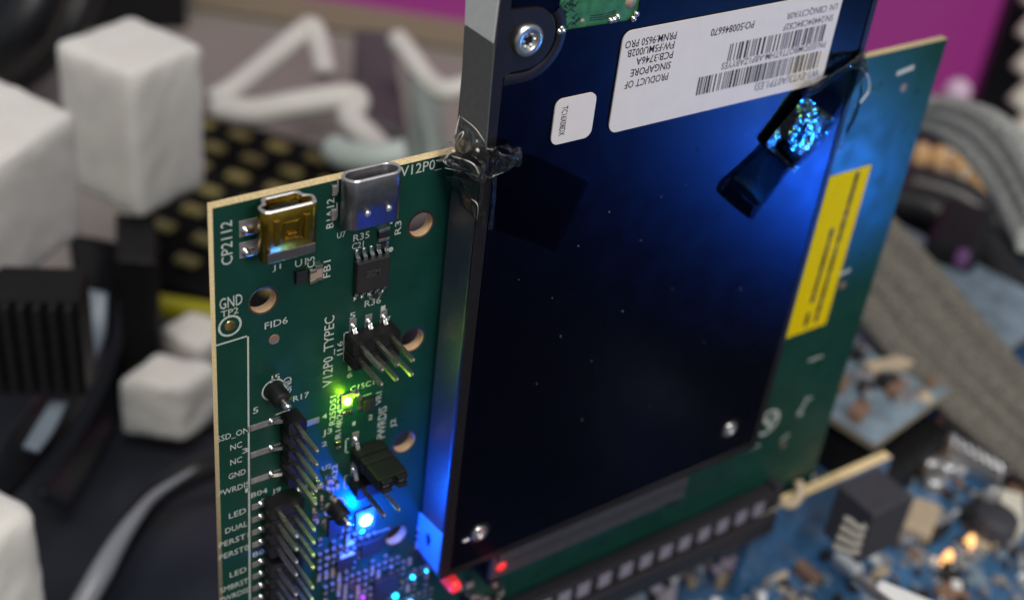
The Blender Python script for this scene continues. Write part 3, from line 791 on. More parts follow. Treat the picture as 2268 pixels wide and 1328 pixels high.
# ---- stickers on the narrow side
def side_sticker(pts, m):
    P = [at(*q, X=0) for q in pts]
    bm = bmesh.new(); A = [bm.verts.new((-.012, p.y, p.z)) for p in P]; B = [bm.verts.new((-.0005, p.y, p.z)) for p in P]
    for i in range(len(P)): bm.faces.new([A[i], B[i], B[(i + 1) % len(P)], A[(i + 1) % len(P)]])
    bm.faces.new(A); bmesh.ops.recalc_face_normals(bm, faces=bm.faces[:])
    return put('side_sticker', bm, m, drive)
side_sticker([(1035, -60), (1031, 54), (1094, 96), (1108, -20)], M['whitesticker'])
side_sticker([(1030, 57), (1016, 330), (1074, 372), (1096, 100)], mat('grey_liner', (.125, .13, .128), .8, var=.10, vscale=9, bump=(60, .4, .01)))
s2 = side_sticker([(930, 1133), (921, 1206), (969, 1268), (981, 1182)], mat('side_sticker_led_tint', (.10, .42, .80), .55, var=.05))  # white sticker, the LED's blue put into its colour
bm = bmesh.new(); c = at(950, 1194, X=0)
vs = [bm.verts.new((-.014, c.y + .07 * math.cos(t) * (1 + .3 * math.sin(3 * t)), c.z + .14 * math.sin(t) * (1 + .25 * math.cos(4 * t)))) for t in [i * math.pi / 8 for i in range(16)]]
bm.faces.new(vs); put('scuff', bm, M['recess'], s2)
# dust on the face
bm = bmesh.new()
for px, py in ((1466, 436), (1282, 546), (1421, 533), (1243, 745), (1311, 800), (1490, 640), (1150, 620), (1380, 690), (1600, 560), (1290, 930), (1560, 760), (1190, 850), (1440, 900), (1520, 410), (1350, 470), (1640, 640), (1225, 660)):
    p = at(px, py, Y=0); s = RS.uniform(.004, .0075)
    lathe(bm, (p.x, .011, p.z), (0, -1, 0), [(s, 0), (s * .6, s * .6), (0, s * .8)], 6)
dust = put('dust_specks', bm, M['dust'], drive); dust['kind'] = 'stuff'

# ================================================================== TAPE
def sheet(rows, mats, rowmat=None, sub=4, amp=0.0, nscale=3.0, thick=.0015, seed=0, ampf=None):
    """film through rows of points; subdivided, crumpled by noise; closed with a little thickness"""
    nr, nc = len(rows), len(rows[0])
    cols = [smooth_path([rows[r][c] for r in range(nr)], sub) if nr > 2 else [Vector(rows[0][c]).lerp(Vector(rows[1][c]), i / sub) for i in range(sub + 1)] for c in range(nc)]
    grid = []
    for i in range(len(cols[0])):
        row = [cols[c][i] for c in range(nc)]
        grid.append(smooth_path(row, sub) if nc > 2 else [row[0].lerp(row[1], k / (sub * 2)) for k in range(sub * 2 + 1)])
    bm = bmesh.new(); G = []
    for i, row in enumerate(grid):
        a = amp * (ampf(i / (len(grid) - 1)) if ampf else 1)
        G.append([bm.verts.new(p + noise.noise_vector(p * nscale + Vector((seed, 0, 0))) * a) for p in row])
    for i in range(len(G) - 1):
        for j in range(len(G[0]) - 1):
            f = bm.faces.new([G[i][j], G[i][j + 1], G[i + 1][j + 1], G[i + 1][j]]); f.smooth = True
            f.material_index = rowmat(i / (len(G) - 1)) if rowmat else 0
    if thick: bmesh.ops.solidify(bm, geom=bm.faces[:], thickness=thick)
    return bm
F = lambda px, py, h=.0: at(px, py, Y=-h)          # on the drive's face, h proud
S = lambda px, py, h=.0: at(px, py, X=-h)          # on the drive's narrow side
G_ = lambda px, py, h=.0: at(px, py, Y=YB - h)     # on the board
tapeL = root('film_tape', (0, .3, 7.2), 'crumpled clear tape bridging the green board and the left side of the drive', 'tape')
# stuck to the face: a turned square
bm = sheet([[F(1083, 372, .016), F(1160, 340, .016), F(1306, 404, .016)], [F(1092, 440, .016), F(1165, 440, .016), F(1270, 480, .016)], [F(1100, 512, .016), F(1168, 534, .016), F(1232, 558, .016)]], M['filmflat'], sub=6, amp=.0, nscale=4, thick=0)
put('stuck_flap', bm, M['filmflat'], tapeL, True)
# lifted bubble in front of the face
bm = sheet([[F(1078, 318, .02), F(1110, 318, .10), F(1140, 328, .12), F(1158, 345, .03)], [F(1076, 350, .05), F(1105, 350, .28), F(1140, 352, .30), F(1160, 360, .06)], [F(1078, 392, .02), F(1100, 388, .12), F(1128, 374, .16), F(1150, 368, .02)]], M['film'], sub=6, amp=.07, nscale=6)
put('lifted_flap', bm, M['filmfold'], tapeL, True)
# on the side, above the board edge
bm = sheet([[S(1019, 254, .02), S(1048, 286, .02), S(1076, 322, .02)], [S(1008, 300, .05), S(1044, 322, .12), S(1076, 350, .03)], [S(1003, 330, .06), S(1040, 360, .05), S(1075, 392, .02)]], M['film'], sub=6, amp=.07, nscale=6, seed=3)
put('side_flap', bm, M['filmfold'], tapeL, True)
# over the board edge and down to the drive, folded
bm = sheet([[G_(960, 352, .02), G_(975, 330, .03), G_(1000, 318, .02)], [G_(968, 358, .10), G_(995, 350, .25), S(1012, 335, .10)], [G_(990, 372, .30), G_(1030, 376, .45), S(1055, 372, .15)], [S(1060, 392, .05), S(1068, 392, .04), S(1075, 390, .02)]], M['film'], sub=5, amp=.10, nscale=6, seed=7)
put('folded_bridge', bm, M['filmfold'], tapeL, True)
bm = sheet([[G_(975, 385, .03), G_(1010, 392, .35), S(1073, 394, .02)], [G_(1005, 430, .12), S(1040, 440, .10), S(1074, 440, .03)], [S(1055, 492, .02), S(1064, 500, .02), S(1078, 505, .01)]], M['film'], sub=6, amp=.06, nscale=4.5, seed=11)
put('lower_sheet', bm, M['film'], tapeL, True)
bm = sheet([[F(1086, 388, .02), F(1092, 386, .09), F(1101, 386, .02)], [F(1082, 450, .02), F(1090, 450, .10), F(1098, 450, .02)], [F(1076, 505, .02), F(1084, 508, .08), F(1092, 510, .02)]], M['film'], sub=5, amp=.012, nscale=6, seed=13)
put('edge_fold', bm, M['film'], tapeL, True)
# creases, their highlights painted as white tubes
bm = bmesh.new()
for pts, r in (([G_(985, 372, .25), G_(1030, 382, .4), S(1068, 394, .06)], .012), ([S(1018, 256, .04), S(1010, 290, .07), S(1006, 318, .08)], .013), ([S(1008, 318, .1), S(1016, 300, .14), S(1026, 292, .12), S(1022, 306, .14), S(1010, 322, .12)], .010),
               ([G_(966, 356, .06), G_(985, 352, .12), G_(993, 338, .10), G_(984, 330, .06)], .018), ([S(1020, 258, .04), S(1052, 284, .05), S(1076, 318, .04)], .007), ([G_(1000, 345, .3), S(1046, 362, .12), S(1062, 388, .08)], .012), ([S(1052, 330, .05), S(1058, 332, .08), S(1060, 340, .05)], .03), ([S(1044, 440, .1), S(1058, 455, .08), S(1056, 488, .04)], .008)):
    tube(bm, pts, (lambda t, r=r: r * (.15 + .75 * math.sin(math.pi * min(1, t * 1.05)) ** .7 if t < .95 else .12)), 6, k=8)
put('creases', bm, M['crease'], tapeL, True)

tapeR = root('film_tape', (6.5, 0, 7.0), 'strip of clear tape slanting from the white label past the right edge of the drive', 'tape')
E0, E1 = (1862, 282), (1800, 205)
rows = [[F(1665, 488, .02), F(1628, 458, .03), F(1592, 426, .02)], [F(1682, 466, .05), F(1645, 434, .09), F(1610, 404, .05)], [F(1694, 450, .02), F(1658, 416, .03), F(1622, 386, .02)], [F(1750, 376, .02), F(1720, 346, .02), F(1692, 320, .02)],
        [F(1762, 366, .06), F(1730, 334, .09), F(1705, 306, .06)], [F(1800, 320, .05), F(1765, 290, .12), F(1735, 262, .05)], [F(1850, 270, .04), F(1805, 236, .08), F(1776, 214, .05)], [F(1878, 225, .03), F(1845, 196, .04), F(1815, 180, .05)], [F(1905, 180, .03), F(1890, 155, .04), F(1880, 140, .06)], [F(1922, 160, .02), F(1918, 138, .02), F(1914, 118, .02)]]
bm = sheet(rows, None, rowmat=lambda t: 0, sub=6, amp=.016, nscale=6, seed=5, ampf=lambda t: 1.0 if .38 < t < .64 else .2)
put('strip', bm, [M['filmdark'], M['filmwrinkle']], tapeR, True)
bm = bmesh.new(); RT = random.Random(4); G = []
cw = F(1768, 300); lw_ = at(1850, 415, Y=0); vw = lw_ - CAM_LOC; vw.y = -vw.y; lw_ = lw_ + vw * ((-5.3 - lw_.z) / vw.z)
nw = ((CAM_LOC - cw).normalized() + (lw_ - cw).normalized()).normalized()
ca, cb, cc, ce = F(1758, 380), F(1686, 314), F(1852, 266), F(1772, 206)
for i in range(37):
    row = []
    for k in range(27):
        u, v_ = i / 36, k / 26
        p = (ca.lerp(cc, u)).lerp(cb.lerp(ce, u), v_)
        ed = min(1, 4 * min(v_, 1 - v_) + .2)
        p.y = -.06 - .05 * ed * math.sin(math.pi * u) - (nw.x * (p.x - cw.x) + nw.z * (p.z - cw.z)) / nw.y + RT.uniform(-.0026, .0026) + .008 * math.sin(9 * u + 3 * math.sin(4 * v_))
        p.x += RT.uniform(-.009, .009); p.z += RT.uniform(-.009, .009)
        row.append(bm.verts.new(p))
    G.append(row)
for i in range(36):
    for k in range(26):
        a_, b_, c_, d_ = G[i][k], G[i + 1][k], G[i + 1][k + 1], G[i][k + 1]
        for t_ in (((a_, b_, c_), (a_, c_, d_)) if RT.random() < .5 else ((a_, b_, d_), (b_, c_, d_))): bm.faces.new(t_)
put('wrinkled_patch', bm, M['filmwrinkle'], tapeR)
bm = sheet([[F(1772, 222, .04), F(1795, 186, .22), F(1830, 165, .08)], [F(1810, 206, .08), F(1835, 170, .32), F(1860, 150, .10)], [F(1860, 168, .06), F(1875, 150, .20), F(1890, 130, .08)], [F(1915, 148, .03), F(1916, 135, .06), F(1916, 112, .03)]], M['film'], sub=6, amp=.03, nscale=5, seed=9)
put('lifted_edge', bm, M['film'], tapeR, True)
bm = sheet([[F(1918, 112, .02), F(1908, 170, .04), F(1895, 240, .03), F(1855, 330, .02)], [at(1922, 112, X=7.63), at(1914, 172, X=7.70), at(1900, 245, X=7.66), at(1862, 330, X=7.62)]], M['film'], sub=7, amp=.03, nscale=6, seed=21)
put('edge_wrap', bm, M['film'], tapeR, True)
bm = bmesh.new()
tube(bm, [at(1906, 150, Y=.3), at(1922, 170, Y=.35), at(1924, 200, Y=.35), at(1908, 224, Y=.3), at(1895, 238, Y=.25)], .014, 6)
put('creases', bm, M['crease'], tapeR, True)

# ---- the jumper cap, pushed over one pair of pins
jr = root('jumper_cap', (sum(jx) / 2, YB - .28, jz1), 'black jumper cap with green shine pushed over two pins beside the drive', 'jumper')
bm = bmesh.new(); xm = sum(jx) / 2
bbox(bm, xm - .27, xm + .27, jz1 - .125, jz1 + .125, .285, .46, .02); bbox(bm, xm - .265, xm + .265, jz1 - .12, jz1 + .12, .47, .88, .02)
put('shroud', bm, M['black'], jr)
for sx in (-1, 1):
    for sz in (-1, 1):
        bm = bmesh.new(); bbox(bm, xm + sx * .14 - .09, xm + sx * .14 + .09, jz1 + sz * .085 - .03, jz1 + sz * .085 + .03, .87, .97, .015); put('prong', bm, M['black'], jr)
    bm = bmesh.new(); bbox(bm, xm + sx * .14 - .05, xm + sx * .14 + .05, jz1 - .04, jz1 + .04, .86, .93, .012); put('contact', bm, M['solder'], jr)

# ================================================================== BENEATH: slot, riser, computer board
def prism(bm, top, drop, bev=.0, mi=0):
    A = [Vector(p) for p in top]; b = bmesh.new()
    T = [b.verts.new(p) for p in A]; Bv = [b.verts.new(p - Vector((0, 0, drop))) for p in A]
    n = len(A)
    for i in range(n): b.faces.new([T[i], Bv[i], Bv[(i + 1) % n], T[(i + 1) % n]])
    b.faces.new(T); b.faces.new(Bv[::-1]); bmesh.ops.recalc_face_normals(b, faces=b.faces[:])
    if bev: bmesh.ops.bevel(b, geom=b.edges[:], offset=bev, segments=3, affect='EDGES', profile=.5)
    join(bm, b, None, mi)
# slot the board stands in
s0, s1 = at(1184, 1328, Y=YB - .35), at(1702, 1098, Y=YB - .35)
SZ = (s0.z + s1.z) / 2
print('slot z', s0, s1)
slot = root('edge_slot', ((s0.x + s1.x) / 2, YB, SZ - 1), 'long black edge connector slot with grey windows under the green board', 'connector')
x0 = -3.5; x1 = at(1722, 1092, Y=YB - .35).x
for yy, nm in ((YB - .20, 'side_wall'), (YB + BT + .20, 'side_wall')):
    bm = bmesh.new(); box(bm, ((x0 + x1) / 2, yy, SZ - .55), (x1 - x0, .34, 1.1), bevel=.03); put(nm, bm, M['slotbody'], slot)
bm = bmesh.new(); box(bm, ((x0 + x1) / 2, YB - .45, SZ - .82), (x1 - x0, .14, .55), bevel=.03); put('lower_step', bm, M['slotbody'], slot)
wins = [(1290, 1314), (1337, 1292), (1384, 1273), (1428, 1252), (1472, 1231), (1514, 1211), (1557, 1190), (1598, 1170), (1640, 1150), (1678, 1132)]
fst = None
for i, q in enumerate(wins):
    p = at(*q, Y=YB - .372)
    if not fst:
        bm = bmesh.new(); box(bm, (p.x, YB - .375, SZ - .30), (.32, .02, .36), bevel=.008); fst = put('contact_window', bm, M['slotgrey'], slot); f0 = p.x
        for k in range(1, 9): again(fst, (-.49 * k, 0, 0), slot)
    else: again(fst, (p.x - f0, 0, 0), slot)
bm = bmesh.new(); box(bm, (x1 + .06, YB + .08, SZ - .5), (.2, .9, 1.25), bevel=.06); put('end_latch', bm, M['slotbody'], slot)
bm = bmesh.new(); tube(bm, [(x1 + .2, YB - .3, SZ - .45), (x1 + .5, YB - .45, SZ - .55), (x1 + .75, YB - .4, SZ - .35), (x1 + .85, YB - .2, SZ - .2)], .11, 10); put('latch_clip', bm, M['beige'], slot)
# upright blue riser whose top edge shows right of the slot
zr = -2.9
a, b = at(1722, 1124, Z=zr), at(1976, 1012, Z=zr)
d = (b - a).normalized(); nrm = Vector((d.y, -d.x, 0)) * -1; thk = .26
riser = root('riser_card', ((a.x + b.x) / 2, (a.y + b.y) / 2, zr - 6), 'upright blue riser card with a bare tan top edge beside the slot', 'circuit board')
bm = bmesh.new(); prism(bm, [a - d * .6, b, b + nrm * thk, a - d * .6 + nrm * thk], 4.2)
rp = put('board_panel', bm, [M['bluemask'], M['fr4']], riser)
for p in rp.data.polygons: p.material_index = 1 if abs(p.normal.z) > .7 or p.normal.dot(d) > .7 else 0
# connector with bent grey clips on the riser
cn = bpy.data.objects.new('clip_connector', None); COL.objects.link(cn); WORLD[cn] = at(1915, 1150, D=29.5); cn.parent = riser; cn.location = WORLD[cn] - WORLD[riser]
tz = at(1930, 1085, D=29.5)
top = [at(1905, 1135, Z=tz.z), at(2010, 1160, Z=tz.z), at(2008, 1095, Z=tz.z), at(1905, 1085, Z=tz.z)]
top = [tz + v for v in (Vector((-.55, -.6, 0)), Vector((.75, -.6, 0)), Vector((.75, .5, 0)), Vector((-.55, .5, 0)))]
bm = bmesh.new(); prism(bm, top, 1.5, .05); put('housing', bm, M['conn'], cn)
for i in range(4):
    q = [(1868 + i * -8, 1148 + i * 20), (1880 - i * 8, 1152 + i * 20), (1900 - i * 6, 1168 + i * 18), (1918 - i * 5, 1166 + i * 18)]
    bm = bmesh.new(); tube(bm, [at(*u, D=28.3) for u in q], .085, 8); put('clip', bm, M['clipgrey'], cn, True)

# the big blue board lying flat
MZ = -5.6
mb = root('computer_board', (22, 5, MZ - .2), 'large blue circuit board lying flat under everything, crowded with small parts', 'circuit board')
bm = bmesh.new(); box(bm, (26.2, 2.7, MZ - .1), (44, 11.6, .2), bevel=.02); put('board_panel', bm, M['bluemask'], mb)
def mpart(name, px, py, s, m, rz=0.0, kind='box', h=None):
    p = at(px, py, Z=MZ); bm = bmesh.new(); h = h or s[2]
    if kind == 'box': box(bm, (p.x, p.y, MZ + h / 2), s, Matrix.Rotation(rz, 3, 'Z'), bevel=min(s) * .12)
    elif kind == 'can': lathe(bm, (p.x, p.y, MZ), (0, 0, 1), [(s[0], 0), (s[0], h * .9), (s[0] * .85, h), (0, h)], 20)
    elif kind == 'dome': lathe(bm, (p.x, p.y, MZ), (0, 0, 1), [(s[0], 0), (s[0] * .9, h * .5), (s[0] * .5, h * .9), (0, h)], 16)
    return put(name, bm, m, mb, kind != 'box')
for q in ((2140, 1218), (2092, 1252), (1941, 1066), (2064, 983)): mpart('amber_dome', *q, (.15, .2, .2), M['amberglow'], kind='dome', h=.55)  # orange domes given a glow of their own
for i in range(7): # a coil of turns
    p = at(2075 + i * 17, 1000 + i * 10, Z=MZ); bm = bmesh.new()
    for k in range(14):
        t0, t1 = 2 * math.pi * k / 14, 2 * math.pi * (k + 1) / 14
        cyl(bm, p + Vector((.5 * math.cos(t0) * .4, .5 * math.cos(t0), .5 + .5 * math.sin(t0))), p + Vector((.5 * math.cos(t1) * .4, .5 * math.cos(t1), .5 + .5 * math.sin(t1))), .09, n=8, caps=False)
    put('coil_turn', bm, M['silver'], mb, True)
for q in ((2050, 1040), (2090, 1052), (2060, 1085), (2010, 1040)): mpart('silver_can', *q, (.30, .3, .5), M['silver'], kind='can')
mpart('brown_can', 2190, 1188, (.55, .5, .8), M['conn'], kind='can')
mpart('tan_block', 2035, 1165, (1.3, .7, .4), M['beige'], .5); mpart('pale_block', 2230, 1155, (1.4, .6, .5), M['cream'], .7)
for i in range(700):
    px, py = RS.uniform(1130, 2330), RS.uniform(960, 1400)
    s = RS.uniform(.10, .36) if i % 7 else RS.uniform(.45, .8)
    mpart(RS.choice(['chip', 'capacitor', 'resistor']), px, py, (s, s * RS.uniform(.4, .9), RS.uniform(.12, .4)), RS.choice([M['blackic'], M['silver'], M['beige'], M['silver'], M['greymask'], M['blackic'], M['whiteplastic'], M['copper']]), RS.choice([0, 1.57, .78]))
# white socket poking in at the bottom edge
p = at(2001, 1352, D=26)
wc = root('white_socket', (p.x, p.y, p.z - 2), 'white plastic socket poking in at the bottom edge by the blue board', 'connector')
bm = bmesh.new(); box(bm, (p.x, p.y, p.z - 1.2), (1.3, 1.3, 2.4), Matrix.Rotation(.5, 3, 'Z'), bevel=.1, seg=3); put('housing', bm, M['whiteplastic'], wc)
p0, p1 = at(1897, 1283, D=27), at(1955, 1328, D=26)
bm = bmesh.new(); tube(bm, [p0, p0.lerp(p1, .5), p1, p1 + (p1 - p0)], .12, 12)
tag(put('metal_rod', bm, M['silver'], None, True), 'short pale metal rod slanting out of the bottom edge by the white socket', 'rod')
# a smaller board above it, behind the green board, its left edge showing over a dark gap
uz = -3.4
e0, e1 = at(1815, 905, Z=uz), at(1985, 1012, Z=uz)
dd = (e1 - e0).normalized(); sd = Vector((-dd.y, dd.x, 0))
if sd.x < 0: sd = -sd
ub = root('raised_board', e0 + sd * 5 - Vector((0, 0, .3)), 'blue grey circuit board raised above the blue one behind the tan edge', 'circuit board')
bm = bmesh.new(); prism(bm, [e0 - dd * 6, e1 - dd * .6, e1 - dd * .6 + sd * 10, e0 - dd * 6 + sd * 10], .2)
q = put('board_panel', bm, [M['greymask'], M['edge2']], ub)
for p in q.data.polygons: p.material_index = 0 if abs(p.normal.z) > .7 else 1
for i in range(46):
    px, py = RS.uniform(1850, 2140), RS.uniform(720, 985)
    p = at(px, py, Z=uz); 
    v = p - e0
    if v.dot(sd) < .5 or v.dot(dd) > (e1 - e0).length - 1: continue
    s = RS.uniform(.25, .8); bm = bmesh.new(); box(bm, (p.x, p.y, uz + .12), (s, s * .6, RS.uniform(.2, .5)), Matrix.Rotation(RS.uniform(0, 3), 3, 'Z'), bevel=.04)
    put(RS.choice(['chip', 'capacitor']), bm, RS.choice([M['blackic'], M['silver'], M['conn'], M['silver'], M['greymask'], M['blackic'], M['copper']]), ub)
for q_, m in (((2048, 880), 'amberglow'),):
    p = at(*q_, Z=uz); bm = bmesh.new(); lathe(bm, (p.x, p.y, uz), (0, 0, 1), [(.22, 0), (.2, .1), (0, .2)], 14); put('amber_dome', bm, M['beige'], ub, True)
p = at(1965, 822, Z=uz); bm = bmesh.new(); box(bm, (p.x, p.y, uz + .2), (1.5, .4, .3), Matrix.Rotation(-.2, 3, 'Z'), bevel=.06); put('pale_block', bm, M['beige'], ub)
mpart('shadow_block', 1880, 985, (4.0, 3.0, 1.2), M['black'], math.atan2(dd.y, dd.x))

# red lamps under the drive's lower corner
for px, py, s, e in ((1113, 1256, .34, 1.6), (1012, 1304, .36, 1.4)):
    p = at(px, py, Y=YB - .75); bm = bmesh.new(); lathe(bm, (p.x, YB - .42, p.z), (0, -1, 0), [(s * .42, 0), (s * .42, .2), (s * .36, .3), (0, .34)], 6); put('red_lamp', bm, M['redled'], board, True)
    l = bpy.data.lights.new('red_led_light', 'POINT'); l.energy = e; l.color = (1, .05, .06); l.shadow_soft_size = .08
    o = bpy.data.objects.new('red_led_light', l); COL.objects.link(o); o.parent = board; o.location = Vector((p.x, YB - 1.0, p.z - .1)) - WORLD[board]
for i in range(30):
    px, py = RS.uniform(1000, 1115), RS.uniform(1285, 1345)
    corner_part(px, py, RS.uniform(.07, .16), RS.uniform(.08, .16), RS.uniform(.05, .2), RS.choice([M['blackic'], M['black'], M['smdtan']]), M['solder'] if RS.random() < .5 else None, True, 'chip_capacitor')

# blue lamp on the flat board in front of the drive (it is what the drive's face and the tape mirror)
P = at(1850, 415, Y=0); v = (P - CAM_LOC); v.y = -v.y
t = (MZ + .3 - P.z) / v.z
LP = P + v * t
print('blue lamp', LP, pix(LP))
bm = bmesh.new(); lathe(bm, (LP.x, LP.y, MZ), (0, 0, 1), [(.35, 0), (.35, .15), (.2, .28), (0, .3)], 16); put('blue_lamp', bm, M['blueglow'], mb, True)
l = bpy.data.lights.new('blue_lamp_light', 'SPOT'); l.spot_size = math.radians(22); l.spot_blend = 1; l.energy = 8200; l.color = (.01, .17, 1.0); l.shadow_soft_size = .6
o = bpy.data.objects.new('blue_lamp_light', l); COL.objects.link(o); o.location = LP + Vector((0, 0, .5)); o.rotation_euler = (at(1780, 385, Y=0) - LP).to_track_quat('-Z', 'Y').to_euler()

P2 = at(1765, 258, Y=0); v = (P2 - CAM_LOC); v.y = -v.y
LG = P2 + v * ((MZ + .3 - P2.z) / v.z)
bm = bmesh.new(); lathe(bm, (LG.x, LG.y, MZ), (0, 0, 1), [(.25, 0), (.25, .15), (.15, .25), (0, .27)], 16); put('green_lamp', bm, M['greenled'], mb, True)
l = bpy.data.lights.new('green_lamp_light', 'SPOT'); l.spot_size = math.radians(30); l.spot_blend = 1; l.energy = 900; l.color = (.42, 1.0, .02); l.shadow_soft_size = .3
o = bpy.data.objects.new('green_lamp_light', l); COL.objects.link(o); o.location = LG + Vector((0, 0, .5)); o.rotation_euler = (P2 - LG).to_track_quat('-Z', 'Y').to_euler()

# ================================================================== FARTHER BACK
TZ = -9.0
bm = bmesh.new(); box(bm, (0, 60, TZ - 1), (400, 300, 2))
tag(put('desk_surface', bm, M['desk']), kind='structure')
bm = bmesh.new(); prism(bm, [(-60, -70, TZ + .35), (60, -70, TZ + .35), (60, 22, TZ + .35), (-60, 22, TZ + .35)], .34)
tag(put('work_mat', bm, M['mat']), 'large black work mat lying on the grey desk under the boards', 'mat')

# white foam blocks
def block(right, front, left, back, bottom, D, label, post=None):
    f = at(*front, D=D); z = f.z
    top = [f, at(*right, Z=z), at(*back, Z=z), at(*left, Z=z)]
    lo = at(*bottom, D=D)
    # the height that brings the front edge down to the bottom point
    h = 0.0
    while pix(f - Vector((0, 0, h)))[1] < bottom[1] and h < 20: h += .02
    r = root('foam_block', (f.x, f.y, z - h), label, 'foam block', 'white foam blocks')
    bm = bmesh.new(); prism(bm, top, h, .24)
    bmesh.ops.subdivide_edges(bm, edges=bm.edges[:], cuts=9, use_grid_fill=True); bmesh.ops.triangulate(bm, faces=bm.faces[:])
    for v in bm.verts: v.co += noise.noise_vector(v.co * 1.7) * .055 + noise.noise_vector(v.co * 5) * .014
    put('block', bm, M['foam'], r, True)
    return r, top, z - h
GRP = []
block((452, 98), (288, 165), (116, 92), (290, 30), (300, 490), 35, 'tall white foam block left of the gap above the black board')
block((166, 243), (-110, 440), (-330, 320), (-40, 150), (-100, 730), 29, 'big white foam block cut off by the left edge of the photo, upper one')
block((84, 1128), (-60, 1225), (-210, 1120), (-50, 1040), (-50, 1450), 26, 'white foam block cut off at the lower left corner')
block((490, 800), (400, 860), (255, 838), (345, 775), (390, 985), 36, 'low blurred white foam block just left of the green board')
block((520, 715), (440, 770), (350, 722), (425, 680), (440, 830), 38.5, 'white foam block farthest back, its bright top behind the low block')

def cable(name, pts, r, m, label, cat='cable', group=None):
    bm = bmesh.new(); tube(bm, [at(a, b, D=d) for a, b, d in pts], r, 14, k=10)
    return tag(put(name, bm, m, None, True), label, cat, group)
def ribbon(name, ea, eb, m, label, ribs=8, thick=.18, cat='cable', round_=.9):
    """flat ribbed cable between two edge lines (photo points with depth)"""
    A = smooth_path([at(*q[:2], D=q[2]) for q in ea], 10); B = smooth_path([at(*q[:2], D=q[2]) for q in eb], 10)
    n = min(len(A), len(B)); per = 6; bm = bmesh.new(); rows = []
    for i in range(n):
        wv = B[i] - A[i]; t = (A[min(i + 1, n - 1)] - A[max(i - 1, 0)]) ; nn = wv.cross(t).normalized()
        ring = []
        for s in (1, -1):
            rng = range(ribs * per + 1) if s > 0 else range(ribs * per, -1, -1)
            for k in rng:
                u = k / (ribs * per); hgt = thick * (1 - round_ + round_ * abs(math.sin(math.pi * ribs * (u + .035 * math.sin(9 * u + len(label))))))
                ring.append(bm.verts.new(A[i] + wv * u + nn * s * hgt))
        rows.append(ring)
    for P_, Q_ in zip(rows, rows[1:]):
        for j in range(len(P_)):
            f = bm.faces.new([P_[j], P_[(j + 1) % len(P_)], Q_[(j + 1) % len(P_)], Q_[j]]); f.smooth = True
    bm.faces.new(rows[0][::-1]); bm.faces.new(rows[-1])
    bmesh.ops.remove_doubles(bm, verts=bm.verts[:], dist=1e-5)
    bmesh.ops.recalc_face_normals(bm, faces=bm.faces[:])
    return tag(put(name, bm, m), label, cat)
ribbon('braided_cable', [(1955, 235, 40), (2060, 215, 39), (2180, 235, 37), (2260, 300, 35.5), (2330, 420, 34)], [(1960, 300, 40.5), (2050, 285, 39.5), (2140, 345, 37.5), (2215, 445, 36), (2270, 560, 34.5)], M['braid2'], 'pale grey braided flat cable arching at the right behind the green board', 3, .34, round_=.3)
ribbon('braided_cable', [(1890, 400, 37), (1985, 490, 36.5), (2110, 630, 36), (2228, 770, 35.5), (2340, 900, 35)], [(1780, 560, 37), (1900, 706, 36.5), (1990, 822, 36), (2110, 935, 35.5), (2300, 1090, 35)], M['braid'], 'wide dark grey braided flat cable running down to the right edge', 4, .36, round_=.28)

# black strip with olive caps behind the USB sockets
z1 = -8.0
a0, a1 = at(452, 285, Z=z1), at(700, 362, Z=z1)
ax = (a1 - a0) / 3.0; c0 = at(415, 590, Z=z1); ay = (c0 - a0) / 6.0
cap = root('key_panel', (a0 + ax * 2 + ay * 3) * 1.0 - Vector((0, 0, .6)), 'black panel with rows of olive yellow caps behind the green board', 'panel')
bm = bmesh.new(); prism(bm, [a0 - ax * 1.2 - ay * .9, a0 + ax * 5 - ay * .9, a0 + ax * 5 + ay * 6.8, a0 - ax * 1.2 + ay * 6.8], .7, .05); put('base', bm, M['panelbase'], cap)
first = None
for j in range(7):
    for i in range(-1, 5):
        p = a0 + ax * (i + (.35 if j % 2 else 0)) + ay * j
        if first is None:
            bm = bmesh.new(); box(bm, (p.x, p.y, z1 + .22), (ax.length * .5, ax.length * .28, .2), Matrix.Rotation(math.atan2(ax.y, ax.x), 3, 'Z'), bevel=.07); first = put('cap', bm, M['olive'], cap); p0 = p
        else: again(first, p - p0, cap)
pa, pb = at(345, 668, D=42), at(475, 700, D=42)
bm = bmesh.new(); box(bm, (pa + pb) / 2, ((pb - pa).length * 1.3, .6, .45), Matrix.Rotation(math.atan2((pb - pa).y, (pb - pa).x), 3, 'Z'), bevel=.05)
tag(put('yellow_strip', bm, M['yellowbar']), 'short olive yellow strip beside the left edge of the green board', 'strip')

# screen
def slab(A, B, up, th, z0, z1):
    d = (B - A).normalized(); n = Vector((d.y, -d.x, 0)).normalized() * th
    return d, n
Bl, Br = at(480, -45, D=84), at(2150, 225, D=58)
Br.z = -7.6
Bl = at(470, -34, Z=Br.z); Br = at(2152, 226, Z=Br.z)
d = (Br - Bl).normalized(); nb = Vector((-d.y, d.x, 0)); nb = nb if nb.y > 0 else -nb
mon = root('monitor', (Bl + Br) / 2 - Vector((0, 0, 1)), 'screen glowing magenta with a beige lower rim behind the drive', 'monitor')
bm = bmesh.new(); U = Vector((0, 0, 30))
def bar(bm, a, b, lo, hi, y0, y1, mi=0):
    z = Vector((0, 0, 1))
    prism(bm, [a + z * hi + nb * y0, b + z * hi + nb * y0, b + z * hi + nb * y1, a + z * hi + nb * y1], hi - lo, 0, mi)
bar(bm, Bl, Br, 0, 34, .3, 2.5); put('screen', bm, M['purple'], mon)
bm = bmesh.new(); bar(bm, Bl - d * 1, Br + d * .2, -1.2, 0, -.2, 3); put('lower_rim', bm, M['bezel'], mon)
bm = bmesh.new(); bar(bm, Br, Br + d * 2.2, -1.2, 34, -.8, 3.2); put('side_rim', bm, M['blackbezel'], mon)
